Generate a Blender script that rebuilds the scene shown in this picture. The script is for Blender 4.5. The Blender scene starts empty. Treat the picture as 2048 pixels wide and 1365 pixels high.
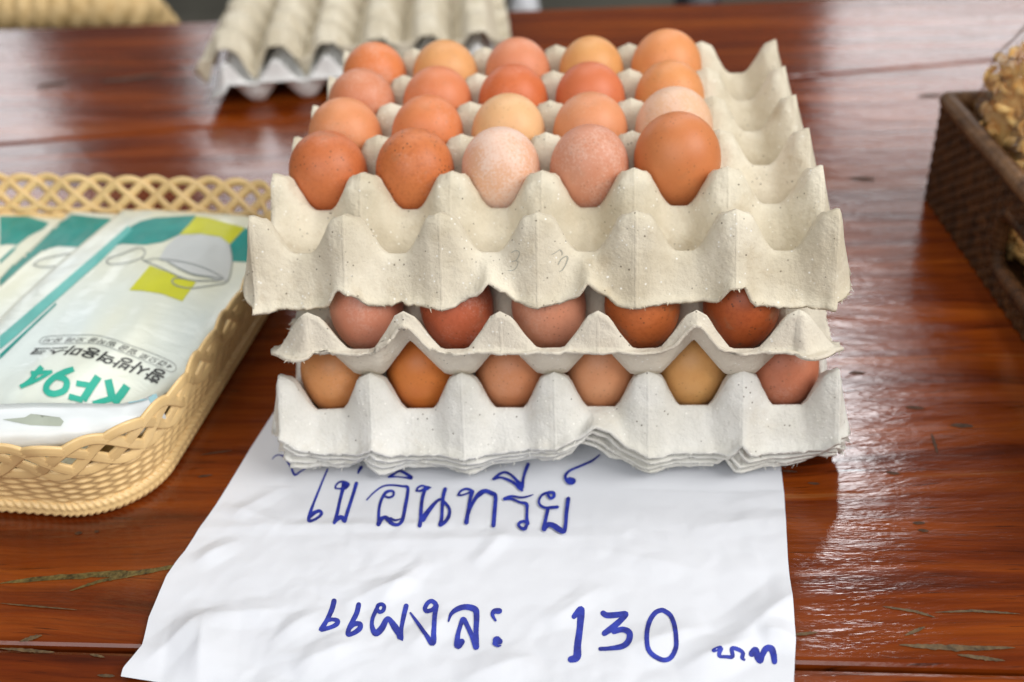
import bpy, bmesh, math, random
from mathutils import Vector, Matrix, noise
from mathutils.bvhtree import BVHTree

sc = bpy.context.scene
C = sc.collection
random.seed(7)

# ------------------------------------------------------------------ camera
CAM = (0.0348, -0.4797, 0.3963)
ROT = (0.97477, 0.05025, 0.07190)
F_PX = 2187.9
cd = bpy.data.cameras.new('camera')
cam = bpy.data.objects.new('camera', cd)
C.objects.link(cam)
cam.location = CAM
cam.rotation_euler = ROT
cd.sensor_width = 36.0
cd.lens = F_PX * 36.0 / 2048.0
cd.clip_start = 0.02
cd.clip_end = 60
cd.dof.use_dof = True
cd.dof.focus_distance = 0.52
cd.dof.aperture_fstop = 5.4
sc.camera = cam
sc.render.resolution_x, sc.render.resolution_y = 1024, 682
RM = cam.rotation_euler.to_matrix()

# ------------------------------------------------------------------ world and lamps
w = bpy.data.worlds.new("World")
sc.world = w
w.use_nodes = True
bg = w.node_tree.nodes['Background']
bg.inputs[0].default_value = (0.90, 0.95, 1.0, 1)
bg.inputs[1].default_value = 0.085


def area(name, loc, target, sx, sy, radiance, col=(1, 1, 1)):
    l = bpy.data.lights.new(name, 'AREA')
    l.shape = 'RECTANGLE'
    l.size, l.size_y = sx, sy
    l.energy = radiance * math.pi * sx * sy
    l.color = col
    o = bpy.data.objects.new(name, l)
    C.objects.link(o)
    o.location = loc
    o.rotation_euler = (Vector(target) - Vector(loc)).to_track_quat('-Z', 'Y').to_euler()
    return o


area('window_light_right', (1.13, 3.0, 0.86), (0, 0, 0), 0.78, 0.46, 4.0, (0.97, 0.98, 1.0))
area('middle_window_light_right', (1.13, 3.0, 1.54), (0, 0, 0), 0.74, 0.80, 0.9, (0.97, 0.98, 1.0))
area('high_window_light_right', (0.86, 3.0, 2.42), (0, 0, 0), 0.38, 0.50, 20.0, (0.97, 0.98, 1.0))
area('window_light_left', (-1.12, 3.0, 1.15), (0, 0, 0), 0.46, 0.8, 3.2, (0.95, 0.97, 1.0))
area('window_light_far_left', (-2.35, 3.0, 1.2), (0, 0, 0), 0.8, 1.1, 3.2, (0.95, 0.97, 1.0))
area('key_light', (1.75, -0.75, 1.60), (0, 0, 0.05), 1.7, 1.5, 7.4, (1.0, 0.985, 0.96))
area('front_light', (-0.45, -2.2, 1.65), (0, 0.1, 0.05), 2.6, 1.8, 3.0, (0.97, 0.98, 1.0))
area('added_overhead_fill', (-0.25, 1.25, 2.5), (-0.15, 0.4, 0), 1.5, 1.0, 5.0, (1.0, 0.99, 0.97))  # added fill lamp from above, brightens the back trays, chair and egg tops

sc.view_settings.view_transform = 'Standard'
sc.view_settings.look = 'None'
sc.view_settings.exposure = 0.03
sc.view_settings.gamma = 1.0
sc.view_settings.use_curve_mapping = False
sc.cycles.use_denoising = True
sc.cycles.max_bounces = 8
sc.cycles.transparent_max_bounces = 16
sc.cycles.caustics_reflective = False
sc.cycles.caustics_refractive = False


# ------------------------------------------------------------------ helpers
def ray_dir(u, v):
    return (RM @ Vector(((u - 1024) / F_PX, -(v - 682.5) / F_PX, -1))).normalized()


def on_plane(u, v, z=0.0):
    d = ray_dir(u, v)
    o = Vector(CAM)
    return o + d * ((z - o.z) / d.z)


def tag(o, label=None, cat=None, group=None, kind=None):
    for k, val in (('label', label), ('category', cat), ('group', group), ('kind', kind)):
        if val:
            o[k] = val
    return o


def mk(name, verts, faces, mat=None, parent=None, smooth=True):
    me = bpy.data.meshes.new(name)
    me.from_pydata([tuple(v) for v in verts], [], faces)
    me.update()
    if smooth:
        me.polygons.foreach_set('use_smooth', [True] * len(me.polygons))
    o = bpy.data.objects.new(name, me)
    C.objects.link(o)
    if mat:
        me.materials.append(mat)
    if parent:
        o.parent = parent
    return o


def from_bm(name, bm, mat=None, parent=None, smooth=True):
    me = bpy.data.meshes.new(name)
    bm.normal_update()
    bm.to_mesh(me)
    bm.free()
    if smooth:
        me.polygons.foreach_set('use_smooth', [True] * len(me.polygons))
    o = bpy.data.objects.new(name, me)
    C.objects.link(o)
    if mat:
        me.materials.append(mat)
    if parent:
        o.parent = parent
    return o


def empty(name, loc=(0, 0, 0), rz=0.0):
    o = bpy.data.objects.new(name, None)
    C.objects.link(o)
    o.location = loc
    o.rotation_euler = (0, 0, rz)
    o.empty_display_size = 0.02
    return o


def grid_faces(nu, nv, close_u=False):
    f = []
    for j in range(nv - 1):
        for i in range(nu if close_u else nu - 1):
            i2 = (i + 1) % nu
            f.append((j * nu + i, j * nu + i2, (j + 1) * nu + i2, (j + 1) * nu + i))
    return f


def interp(pts, x):
    if x <= pts[0][0]:
        return pts[0][1]
    for (a, b), (c, d) in zip(pts, pts[1:]):
        if x <= c:
            t = (x - a) / (c - a)
            t = t * t * (3 - 2 * t)
            return b + (d - b) * t
    return pts[-1][1]


def lin(pts, x):
    if x <= pts[0][0]:
        (a, b), (c, d) = pts[0], pts[1]
    else:
        for (a, b), (c, d) in zip(pts, pts[1:]):
            if x <= c:
                break
    return b + (d - b) * (x - a) / (c - a)


def fbm(x, y, z=0.0, o=4):
    return noise.fractal(Vector((x, y, z)), 1.0, 2.0, o)


def bvh_of(o):
    me = o.data
    mw = o.matrix_world
    return BVHTree.FromPolygons([mw @ v.co for v in me.vertices], [tuple(p.vertices) for p in me.polygons])


# ------------------------------------------------------------------ materials
class NT:
    def __init__(self, name):
        self.m = bpy.data.materials.new(name)
        self.m.use_nodes = True
        self.t = self.m.node_tree
        self.b = self.t.nodes['Principled BSDF']
        self.out = self.t.nodes['Material Output']

    def n(self, typ, **kw):
        x = self.t.nodes.new(typ)
        for k, v in kw.items():
            setattr(x, k, v)
        return x

    def l(self, a, b):
        self.t.links.new(a, b)

    def set(self, node, key, v):
        if hasattr(v, 'is_output') or isinstance(v, bpy.types.NodeSocket):
            self.l(v, node.inputs[key])
        else:
            node.inputs[key].default_value = v

    def P(self, **kw):
        for k, v in kw.items():
            k = k.replace('_', ' ')
            if k in ('Base Color', 'Emission Color') and not isinstance(v, bpy.types.NodeSocket) and len(v) == 3:
                v = (*v, 1)
            self.set(self.b, k, v)

    def coords(self, kind='Object'):
        return self.n('ShaderNodeTexCoord').outputs[kind]

    def mapping(self, src, scale=(1, 1, 1), loc=(0, 0, 0), rot=(0, 0, 0)):
        x = self.n('ShaderNodeMapping')
        self.l(src, x.inputs['Vector'])
        x.inputs['Scale'].default_value = scale
        x.inputs['Location'].default_value = loc
        x.inputs['Rotation'].default_value = rot
        return x.outputs[0]

    def noise(self, src, scale, detail=4, rough=0.55, dist=0.0):
        x = self.n('ShaderNodeTexNoise')
        if src is not None:
            self.l(src, x.inputs['Vector'])
        x.inputs['Scale'].default_value = scale
        x.inputs['Detail'].default_value = detail
        x.inputs['Roughness'].default_value = rough
        x.inputs['Distortion'].default_value = dist
        return x.outputs['Fac']

    def voro(self, src, scale, feature='F1', out='Distance', rnd=1.0):
        x = self.n('ShaderNodeTexVoronoi', feature=feature)
        self.l(src, x.inputs['Vector'])
        x.inputs['Scale'].default_value = scale
        x.inputs['Randomness'].default_value = rnd
        return x.outputs[out]

    def ramp(self, fac, stops):
        x = self.n('ShaderNodeValToRGB')
        self.l(fac, x.inputs[0])
        el = x.color_ramp.elements
        while len(el) < len(stops):
            el.new(0.5)
        for e, (p, c) in zip(el, stops):
            e.position = p
            e.color = (c, c, c, 1) if isinstance(c, (int, float)) else (*c, 1)
        return x.outputs[0]

    def math(self, op, a, b=0.0, c=None, clamp=False):
        x = self.n('ShaderNodeMath', operation=op)
        x.use_clamp = clamp
        self.set(x, 0, a)
        self.set(x, 1, b)
        if c is not None:
            self.set(x, 2, c)
        return x.outputs[0]

    def mix(self, fac, a, b, mode='MIX'):
        x = self.n('ShaderNodeMix', data_type='RGBA', blend_type=mode)
        self.set(x, 0, fac)
        for i, v in ((6, a), (7, b)):
            if isinstance(v, bpy.types.NodeSocket):
                self.l(v, x.inputs[i])
            else:
                x.inputs[i].default_value = (*v, 1)
        return x.outputs[2]

    def bump(self, h, strength, dist, normal=None):
        x = self.n('ShaderNodeBump')
        x.inputs['Strength'].default_value = strength
        x.inputs['Distance'].default_value = dist
        self.l(h, x.inputs['Height'])
        if normal is not None:
            self.l(normal, x.inputs['Normal'])
        return x.outputs[0]


PITCH = 0.0485


def pulp(name, base, dark, stain, stain_amt=0.5):
    k = NT(name)
    co = k.coords()
    big = k.noise(co, 26, 5, 0.6)
    col = k.mix(k.ramp(big, [(0.34, 0.0), (0.64, 1.0)]), dark, base)
    st = k.noise(co, 47, 4, 0.7)
    col = k.mix(k.math('MULTIPLY', k.ramp(st, [(0.56, 0.0), (0.74, 1.0)]), stain_amt), col, stain)
    # paper flecks, pale and dark
    f1 = k.voro(co, 300)
    sel = k.noise(co, 120, 2, 0.5)
    pale = k.math('MULTIPLY', k.ramp(f1, [(0.10, 1.0), (0.20, 0.0)]), k.ramp(sel, [(0.50, 0.0), (0.56, 1.0)]))
    col = k.mix(k.math('MULTIPLY', pale, 0.8), col, (0.88, 0.86, 0.80))
    co2 = k.mapping(co, loc=(3.1, 1.7, 0.3))
    f2 = k.voro(co2, 260)
    sel2 = k.noise(co2, 90, 2, 0.5)
    drk = k.math('MULTIPLY', k.ramp(f2, [(0.08, 1.0), (0.16, 0.0)]), k.ramp(sel2, [(0.52, 0.0), (0.58, 1.0)]))
    col = k.mix(k.math('MULTIPLY', drk, 0.8), col, (0.10, 0.075, 0.05))
    fine = k.noise(co, 700, 3, 0.7)
    col = k.mix(0.09, col, k.ramp(fine, [(0.25, 0.25), (0.75, 1.0)]), 'MULTIPLY')
    k.P(Base_Color=col, Roughness=0.93)
    k.b.inputs['Specular IOR Level'].default_value = 0.12
    # mould seam along the lattice lines
    sep = k.n('ShaderNodeSeparateXYZ')
    k.l(co, sep.inputs[0])
    lines = []
    for ax in (0, 1):
        pp = k.math('PINGPONG', sep.outputs[ax], PITCH / 2)
        lines.append(k.ramp(k.math('MULTIPLY', pp, 1000.0), [(0.0, 1.0), (0.45, 0.9), (0.9, 0.0)]))
    seam = k.math('MAXIMUM', lines[0], lines[1])
    b1 = k.bump(seam, 0.35, 0.0006)
    med = k.noise(co, 160, 4, 0.65)
    b2 = k.bump(med, 0.42, 0.0014, b1)
    b3 = k.bump(fine, 0.55, 0.0006, b2)
    b4 = k.bump(k.noise(co, 70, 4, 0.6), 0.5, 0.004, b3)
    k.l(b4, k.b.inputs['Normal'])
    return k.m


M = {}
M['pulp_beige'] = pulp('beige_pulp', (0.74, 0.675, 0.54), (0.57, 0.50, 0.37), (0.42, 0.31, 0.17), 0.35)
M['pulp_tan'] = pulp('tan_pulp', (0.74, 0.68, 0.56), (0.66, 0.595, 0.48), (0.45, 0.34, 0.22), 0.25)
M['pulp_grey'] = pulp('pale_grey_pulp', (0.74, 0.725, 0.675), (0.62, 0.60, 0.535), (0.55, 0.47, 0.33), 0.22)
M['pulp_white'] = pulp('white_pulp', (0.82, 0.82, 0.80), (0.74, 0.74, 0.72), (0.6, 0.58, 0.5), 0.2)


def egg_mat():
    k = NT('eggshell')
    oi = k.n('ShaderNodeObjectInfo')
    tc = k.coords()
    off = k.n('ShaderNodeVectorMath', operation='ADD')
    k.l(tc, off.inputs[0])
    rnd = k.n('ShaderNodeCombineXYZ')
    for i, s in enumerate((7.0, 3.0, 5.0)):
        k.l(k.math('MULTIPLY', oi.outputs['Random'], s), rnd.inputs[i])
    k.l(rnd.outputs[0], off.inputs[1])
    co = off.outputs[0]
    base = oi.outputs['Color']
    spk = oi.outputs['Alpha']
    bloom = k.math('MULTIPLY', oi.outputs['Object Index'], 0.1)
    v = k.noise(co, 45, 4, 0.55)
    col = k.mix(k.ramp(v, [(0.32, 0.75), (0.66, 0.0)]), base, k.mix(1.0, base, (0.92, 0.80, 0.70), 'MULTIPLY'))
    v2 = k.noise(co, 420, 2, 0.6)
    col = k.mix(k.math('MULTIPLY', k.ramp(v2, [(0.45, 0.0), (0.75, 0.35)]), spk), col, k.mix(1.0, base, (0.45, 0.28, 0.2), 'MULTIPLY'))
    # brown freckles
    f = k.voro(co, 340)
    sel = k.noise(co, 70, 2, 0.5)
    dots = k.math('MULTIPLY', k.ramp(f, [(0.13, 1.0), (0.24, 0.0)]), k.ramp(sel, [(0.46, 0.0), (0.56, 1.0)]))
    col = k.mix(k.math('MULTIPLY', dots, k.math('MULTIPLY_ADD', spk, 0.75, 0.12)), col, (0.09, 0.035, 0.015))
    sm = k.noise(co, 62, 4, 0.65)
    col = k.mix(k.math('MULTIPLY', k.ramp(sm, [(0.58, 0.0), (0.68, 0.55)]), k.math('MULTIPLY_ADD', spk, 0.7, 0.1)), col, (0.26, 0.17, 0.10))
    # chalky bloom with a grainy edge
    bl = k.math('ADD', k.math('ADD', k.noise(co, 42, 3, 0.5), k.math('MULTIPLY', k.noise(co, 620, 2, 0.7), 0.8)), k.math('MULTIPLY_ADD', bloom, 0.30, -0.42))
    blm = k.math('MULTIPLY', k.ramp(bl, [(0.58, 0.0), (0.80, 0.72)]), bloom, clamp=True)
    col = k.mix(blm, col, (0.77, 0.60, 0.51))
    k.P(Base_Color=col, Roughness=0.47)
    k.b.inputs['Specular IOR Level'].default_value = 0.42
    k.b.inputs['Subsurface Weight'].default_value = 0.06
    k.b.inputs['Subsurface Radius'].default_value = (0.004, 0.002, 0.001)
    k.b.inputs['Subsurface Scale'].default_value = 0.6
    pore = k.noise(co, 1300, 2, 0.6)
    k.l(k.bump(pore, 0.16, 0.0004), k.b.inputs['Normal'])
    return k.m


M['egg'] = egg_mat()


def wood_mat():
    k = NT('varnished_red_wood')
    co = k.coords()
    warp = k.noise(k.mapping(co, (1.6, 5, 1)), 2.0, 3, 0.5)
    cw = k.n('ShaderNodeVectorMath', operation='ADD')
    k.l(co, cw.inputs[0])
    cx = k.n('ShaderNodeCombineXYZ')
    k.l(k.math('MULTIPLY', warp, 0.05), cx.inputs[1])
    k.l(cx.outputs[0], cw.inputs[1])
    g = cw.outputs[0]
    a = k.noise(k.mapping(g, (1.3, 24, 1)), 2.4, 6, 0.62)
    b = k.noise(k.mapping(g, (7, 190, 6)), 2.0, 6, 0.68)
    c = k.noise(k.mapping(co, (1.2, 2.6, 1)), 3.2, 3, 0.5)
    col = k.ramp(a, [(0.25, (0.045, 0.007, 0.0016)), (0.42, (0.155, 0.025, 0.0028)), (0.60, (0.265, 0.052, 0.0046)), (0.80, (0.37, 0.095, 0.010))])
    col = k.mix(0.55, col, k.ramp(b, [(0.30, 0.35), (0.55, 0.9), (0.75, 1.15)]), 'MULTIPLY')
    col = k.mix(k.ramp(c, [(0.35, 0.35), (0.65, 0.0)]), col, (0.055, 0.012, 0.005))
    # pale worn streaks (sapwood)
    s = k.noise(k.mapping(g, (1.7, 34, 1), (4.2, 1.3, 0)), 1.7, 4, 0.6)
    col = k.mix(k.ramp(s, [(0.66, 0.0), (0.78, 0.55)]), col, (0.33, 0.17, 0.06))
    # black pore dashes along the grain
    d = k.noise(k.mapping(g, (16, 300, 1), (1, 7, 0)), 1.6, 3, 0.6)
    col = k.mix(k.ramp(d, [(0.62, 0.0), (0.72, 0.7)]), col, (0.012, 0.004, 0.002))
    r = k.noise(k.mapping(co, (8, 60, 1)), 2.0, 4, 0.6)
    k.P(Base_Color=col, Roughness=k.ramp(r, [(0.3, 0.10), (0.7, 0.20)]))
    k.b.inputs['Specular IOR Level'].default_value = 0.5
    k.b.inputs['Coat Weight'].default_value = 0.0
    k.b.inputs['Coat Roughness'].default_value = 0.10
    h1 = k.noise(k.mapping(g, (26, 110, 1)), 2.0, 3, 0.6)
    h2 = k.noise(k.mapping(co, (9, 30, 1)), 2.0, 3, 0.5)
    n1 = k.bump(h1, 0.5, 0.0007)
    n2 = k.bump(h2, 0.28, 0.0016, n1)
    k.l(n2, k.b.inputs['Normal'])
    k.l(n2, k.b.inputs['Coat Normal'])
    return k.m


M['wood'] = wood_mat()


def simple(name, col, rough=0.5, spec=0.5, var=0.15, scale=60, bump=0.0, bscale=200, bdist=0.001):
    k = NT(name)
    co = k.coords()
    n = k.noise(co, scale, 4, 0.6)
    lo = tuple(c * (1 - var) for c in col)
    hi = tuple(min(1, c * (1 + var)) for c in col)
    k.P(Base_Color=k.ramp(n, [(0.3, lo), (0.7, hi)]), Roughness=rough)
    k.b.inputs['Specular IOR Level'].default_value = spec
    if bump:
        k.l(k.bump(k.noise(co, bscale, 3, 0.6), bump, bdist), k.b.inputs['Normal'])
    return k.m


M['paper'] = simple('white_paper', (0.69, 0.705, 0.745), 0.75, 0.25, 0.015, 30, 0.10, 900, 0.0002)
k = NT('blue_marker')
co = k.coords()
nn = k.noise(co, 160, 4, 0.7)
k.P(Base_Color=k.ramp(nn, [(0.35, (0.005, 0.011, 0.19)), (0.65, (0.020, 0.042, 0.40))]), Roughness=0.6)
M['ink'] = k.m
M['pencil'] = simple('pencil_grey', (0.40, 0.385, 0.32), 0.8, 0.2)
M['pit'] = simple('wood_pit', (0.06, 0.028, 0.014), 0.7, 0.3, 0.6, 500)
M['crack'] = simple('worn_grain', (0.11, 0.078, 0.022), 0.65, 0.3, 0.8, 260, 0.8, 300, 0.002)
M['scuff'] = simple('scuffed_varnish', (0.10, 0.062, 0.028), 0.5, 0.3, 0.6, 300)
M['basket'] = simple('straw_plastic', (0.80, 0.56, 0.26), 0.34, 0.5, 0.10, 40, 0.15, 500, 0.0004)
k = NT('pouch_film')
k.P(Base_Color=k.ramp(k.noise(k.mapping(k.coords(), (1.6, 0.7, 1), (0.4, 0, 0)), 9, 2, 0.5), [(0.35, (0.69, 0.76, 0.73)), (0.62, (0.77, 0.775, 0.62))]), Roughness=0.26)
k.b.inputs['Specular IOR Level'].default_value = 0.35
k.l(k.bump(k.noise(k.mapping(k.coords(), (1, 2.2, 1)), 34, 3, 0.55, 1.2), 0.16, 0.004), k.b.inputs['Normal'])
M['film_white'] = k.m
M['film_teal'] = simple('teal_print', (0.018, 0.27, 0.235), 0.40, 0.25, 0.15, 40)
M['film_aqua'] = simple('aqua_print', (0.12, 0.47, 0.42), 0.40, 0.25, 0.08, 40)
M['film_yellow'] = simple('lime_print', (0.60, 0.60, 0.025), 0.40, 0.25, 0.06, 40)
M['film_grey'] = simple('grey_print', (0.58, 0.60, 0.58), 0.40, 0.25, 0.04, 40)
M['film_green'] = simple('green_print', (0.03, 0.40, 0.29), 0.40, 0.25, 0.06, 40)
M['film_black'] = simple('black_print', (0.02, 0.022, 0.02), 0.35, 0.5, 0.1, 40)
M['film_line'] = simple('grey_line_print', (0.24, 0.26, 0.25), 0.35, 0.5, 0.1, 40)
M['film_flap'] = simple('pouch_header', (0.80, 0.84, 0.84), 0.30, 0.5, 0.03, 20)
M['film_blue'] = simple('pale_blue_edge', (0.36, 0.62, 0.68), 0.40, 0.25, 0.06, 40)
M['film_hole'] = simple('hang_hole', (0.42, 0.46, 0.38), 0.5, 0.3, 0.05, 40)


def rattan(name, a, b, rough=0.45, sc_=(1, 1, 1)):
    k = NT(name)
    co = k.coords()
    cm = k.mapping(co, sc_)
    n = k.noise(cm, 90, 4, 0.6)
    col = k.ramp(n, [(0.3, a), (0.7, b)])
    k.P(Base_Color=col, Roughness=rough)
    k.b.inputs['Specular IOR Level'].default_value = 0.22
    k.l(k.bump(k.noise(cm, 260, 3, 0.6), 0.4, 0.001), k.b.inputs['Normal'])
    return k.m


M['dark_rattan'] = rattan('dark_rattan', (0.022, 0.009, 0.003), (0.11, 0.043, 0.013), 0.6)
M['rim_rattan'] = rattan('rim_rattan', (0.07, 0.032, 0.013), (0.21, 0.11, 0.05), 0.42)
M['pale_rattan'] = rattan('pale_rattan', (0.62, 0.41, 0.17), (0.84, 0.62, 0.32), 0.5)
M['snack'] = rattan('fried_snack', (0.72, 0.34, 0.08), (0.95, 0.66, 0.27), 0.45)
M['snack_pale'] = rattan('pale_snack', (0.75, 0.50, 0.18), (0.93, 0.75, 0.42), 0.45)
k = NT('clear_film')
tr = k.n('ShaderNodeBsdfTransparent')
tr.inputs[0].default_value = (0.97, 0.97, 0.97, 1)
gl = k.n('ShaderNodeBsdfGlossy')
gl.inputs['Roughness'].default_value = 0.07
lw = k.n('ShaderNodeLayerWeight')
lw.inputs[0].default_value = 0.35
mx = k.n('ShaderNodeMixShader')
k.l(k.math('MULTIPLY_ADD', lw.outputs['Facing'], 0.30, 0.05), mx.inputs[0])
k.l(tr.outputs[0], mx.inputs[1])
k.l(gl.outputs[0], mx.inputs[2])
k.l(mx.outputs[0], k.out.inputs['Surface'])
k.l(k.bump(k.noise(k.coords(), 90, 3, 0.6), 0.7, 0.004), gl.inputs['Normal'])
M['clear'] = k.m
M['floor'] = simple('concrete_floor', (0.15, 0.14, 0.11), 0.8, 0.3, 0.3, 2.0)
M['white_plastic'] = simple('white_plastic', (0.72, 0.73, 0.76), 0.5)
M['black_cloth'] = simple('black_bag', (0.02, 0.02, 0.025), 0.45, 0.5, 0.5, 20)
M['leg_wood'] = simple('dark_wood', (0.07, 0.02, 0.008), 0.5)

# ------------------------------------------------------------------ floor and table
fl = mk('floor', [(-9, -4, -0.74), (9, -4, -0.74), (9, 12, -0.74), (-9, 12, -0.74)], [(0, 1, 2, 3)], M['floor'], smooth=False)
tag(fl, kind='structure')

table = empty('wooden_table', (0, 0.2, -0.74))
tag(table, 'glossy red brown varnished plank table under all the goods', 'table')
TOFF = Vector((0, -0.2, 0.74))


def plank(poly, name='plank'):
    bm = bmesh.new()
    vs = [bm.verts.new(Vector((x, y, 0)) + TOFF) for x, y in poly]
    f = bm.faces.new(vs)
    r = bmesh.ops.extrude_face_region(bm, geom=[f])
    for v in r['geom']:
        if isinstance(v, bmesh.types.BMVert):
            v.co.z -= 0.045
    bmesh.ops.recalc_face_normals(bm, faces=bm.faces)
    top = [e for e in bm.edges if all(abs(v.co.z - 0.74) < 1e-6 for v in e.verts)]
    bmesh.ops.bevel(bm, geom=top, offset=0.0035, segments=3, affect='EDGES', profile=0.5)
    return from_bm(name, bm, M['wood'], table, smooth=False)


X0, X1 = -1.7, 1.7
j1 = lambda x: 0.519 + 0.17 * x
back = lambda x: 0.789 + 0.03 * x
G = 0.0012
plank([(X0, -0.44), (X1, -0.44), (X1, -0.1535 - G), (X0, -0.1515 - G)])
plank([(X0, -0.1515 + G), (X1, -0.1535 + G), (X1, j1(X1) - G), (X0, j1(X0) - G)])
plank([(X0, j1(X0) + G), (X1 * 0.75, j1(X1 * 0.75) + G), (X1 * 0.75, back(X1 * 0.75)), (X0, back(X0))])
for lx in (-1.5, 1.15):
    for ly in (-0.34, 0.62):
        bm = bmesh.new()
        bmesh.ops.create_cube(bm, size=1, matrix=Matrix.Translation(Vector((lx, ly, -0.39)) + TOFF) @ Matrix.Diagonal((0.07, 0.07, 0.69, 1)))
        bmesh.ops.bevel(bm, geom=bm.edges[:], offset=0.006, segments=2, affect='EDGES')
        from_bm('leg', bm, M['leg_wood'], table, smooth=False)


# irregular worn marks in the table top, each with its own outline
def blob_mark(bm, pts, wid, seed, z):
    """a ragged elongated mark along a pixel polyline on the table top"""
    P = [on_plane(*p) for p in pts]
    n = 26
    L, Rr = [], []
    for i in range(n + 1):
        t = i / n * (len(P) - 1)
        a = min(int(t), len(P) - 2)
        q = P[a].lerp(P[a + 1], t - a)
        d = (P[a + 1] - P[a]).normalized()
        nrm = Vector((-d.y, d.x, 0))
        ww = wid * math.sin(math.pi * (i + 0.25) / (n + 0.5)) ** 0.6
        L.append(q + nrm * ww * (0.7 + 0.9 * abs(noise.noise(Vector((i * 0.7, seed, 0))))))
        Rr.append(q - nrm * ww * (0.7 + 0.9 * abs(noise.noise(Vector((i * 0.7, seed, 5.5))))))
    vl = [bm.verts.new((p.x, p.y - 0.2, 0.74 + z)) for p in L]
    vr = [bm.verts.new((p.x, p.y - 0.2, 0.74 + z)) for p in Rr]
    for i in range(n):
        bm.faces.new((vr[i], vr[i + 1], vl[i + 1], vl[i]))


def marks(name, items, mat, z):
    for i, (pts, wid) in enumerate(items):
        bm = bmesh.new()
        blob_mark(bm, pts, wid, i * 3.3 + z * 1e4, z + i * 1e-5)
        from_bm(name, bm, mat, table, smooth=False)


marks('dent', [([(1811, 815), (1849, 818)], 0.0016), ([(1901, 851), (1946, 853)], 0.0022), ([(1863, 868), (1875, 908)], 0.0010),
               ([(1772, 945), (1800, 949)], 0.0014), ([(1825, 1047), (1850, 1047)], 0.0012), ([(1836, 1061), (1857, 1063)], 0.0013),
               ([(1680, 873), (1696, 877)], 0.0022), ([(1698, 746), (1730, 747)], 0.0018), ([(1615, 967), (1640, 969)], 0.0010),
               ([(400, 911), (465, 902)], 0.0008), ([(395, 955), (425, 951)], 0.0010), ([(150, 1068), (165, 1067)], 0.0014), ([(190, 1063), (198, 1065)], 0.0010),
               ([(1700, 358), (1750, 360)], 0.0035), ([(1835, 195), (1885, 190)], 0.0045), ([(1560, 943), (1595, 945)], 0.0009),
               ([(70, 175), (140, 165)], 0.006), ([(200, 165), (330, 150)], 0.006)], M['pit'], 0.00025)
marks('worn_crack', [([(0, 1168), (60, 1160), (130, 1155), (200, 1149), (280, 1147), (345, 1134), (372, 1133)], 0.0022),
                     ([(140, 1183), (200, 1163), (270, 1152)], 0.0012)], M['crack'], 0.0003)
marks('scratch', [([(1765, 1214), (1830, 1224), (1870, 1236)], 0.0009), ([(1870, 1226), (1950, 1223), (2040, 1229)], 0.0008),
                  ([(1810, 1272), (1850, 1255)], 0.0010), ([(1798, 1291), (1900, 1297), (2030, 1297)], 0.0016), ([(1915, 1311), (2010, 1323)], 0.0012),
                  ([(1585, 1271), (1635, 1266)], 0.0010), ([(40, 1284), (85, 1272)], 0.0014), ([(0, 1298), (110, 1306)], 0.0010),
                  ([(180, 1310), (210, 1316)], 0.0008), ([(195, 1352), (230, 1354)], 0.0010),
                  ([(0, 1208), (80, 1215), (155, 1221)], 0.0005)], M['scuff'], 0.00035)


# ------------------------------------------------------------------ egg trays
def s_prof(t, flat, end=0.80, soft=0.10):
    """0 on the flat of a post, straight flank, eased into the floor of the saddle"""
    x = (t - flat) / (end - flat)
    if x <= 0:
        return 0.0
    h = max(0.0, min(1.0, 0.5 + 0.5 * (1 - x) / soft))
    return min(1.0, 1 * (1 - h) + x * h - soft * h * (1 - h))


def cell_height(x, y, wa=0.45, wb=0.45, soft=0.28, end=0.74, fa=0.31, steep=1.0):
    """0 in the cup, 1 on a post, 1 - wa on the saddle between two posts along x (x, y in cells)"""
    if y < 0.5:
        y = min(0.5, y * steep)
    a = abs(x - round(x)) * 2
    b = abs(y - round(y)) * 2
    sa0, sb0 = s_prof(a, fa, end, soft), s_prof(b, fa, end, soft)
    sa = s_prof(a, fa * (1 - 0.8 * sb0), end, soft)
    sb = s_prof(b, fa * (1 - 0.8 * sa0), end, soft)
    z = 1 - wa * sa - wb * sb - (1 - wa - wb) * sa * sb
    # a slight pyramid on the post
    return z + 0.12 * max(0.0, 1 - (a + b) / (1.5 * fa))


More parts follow.
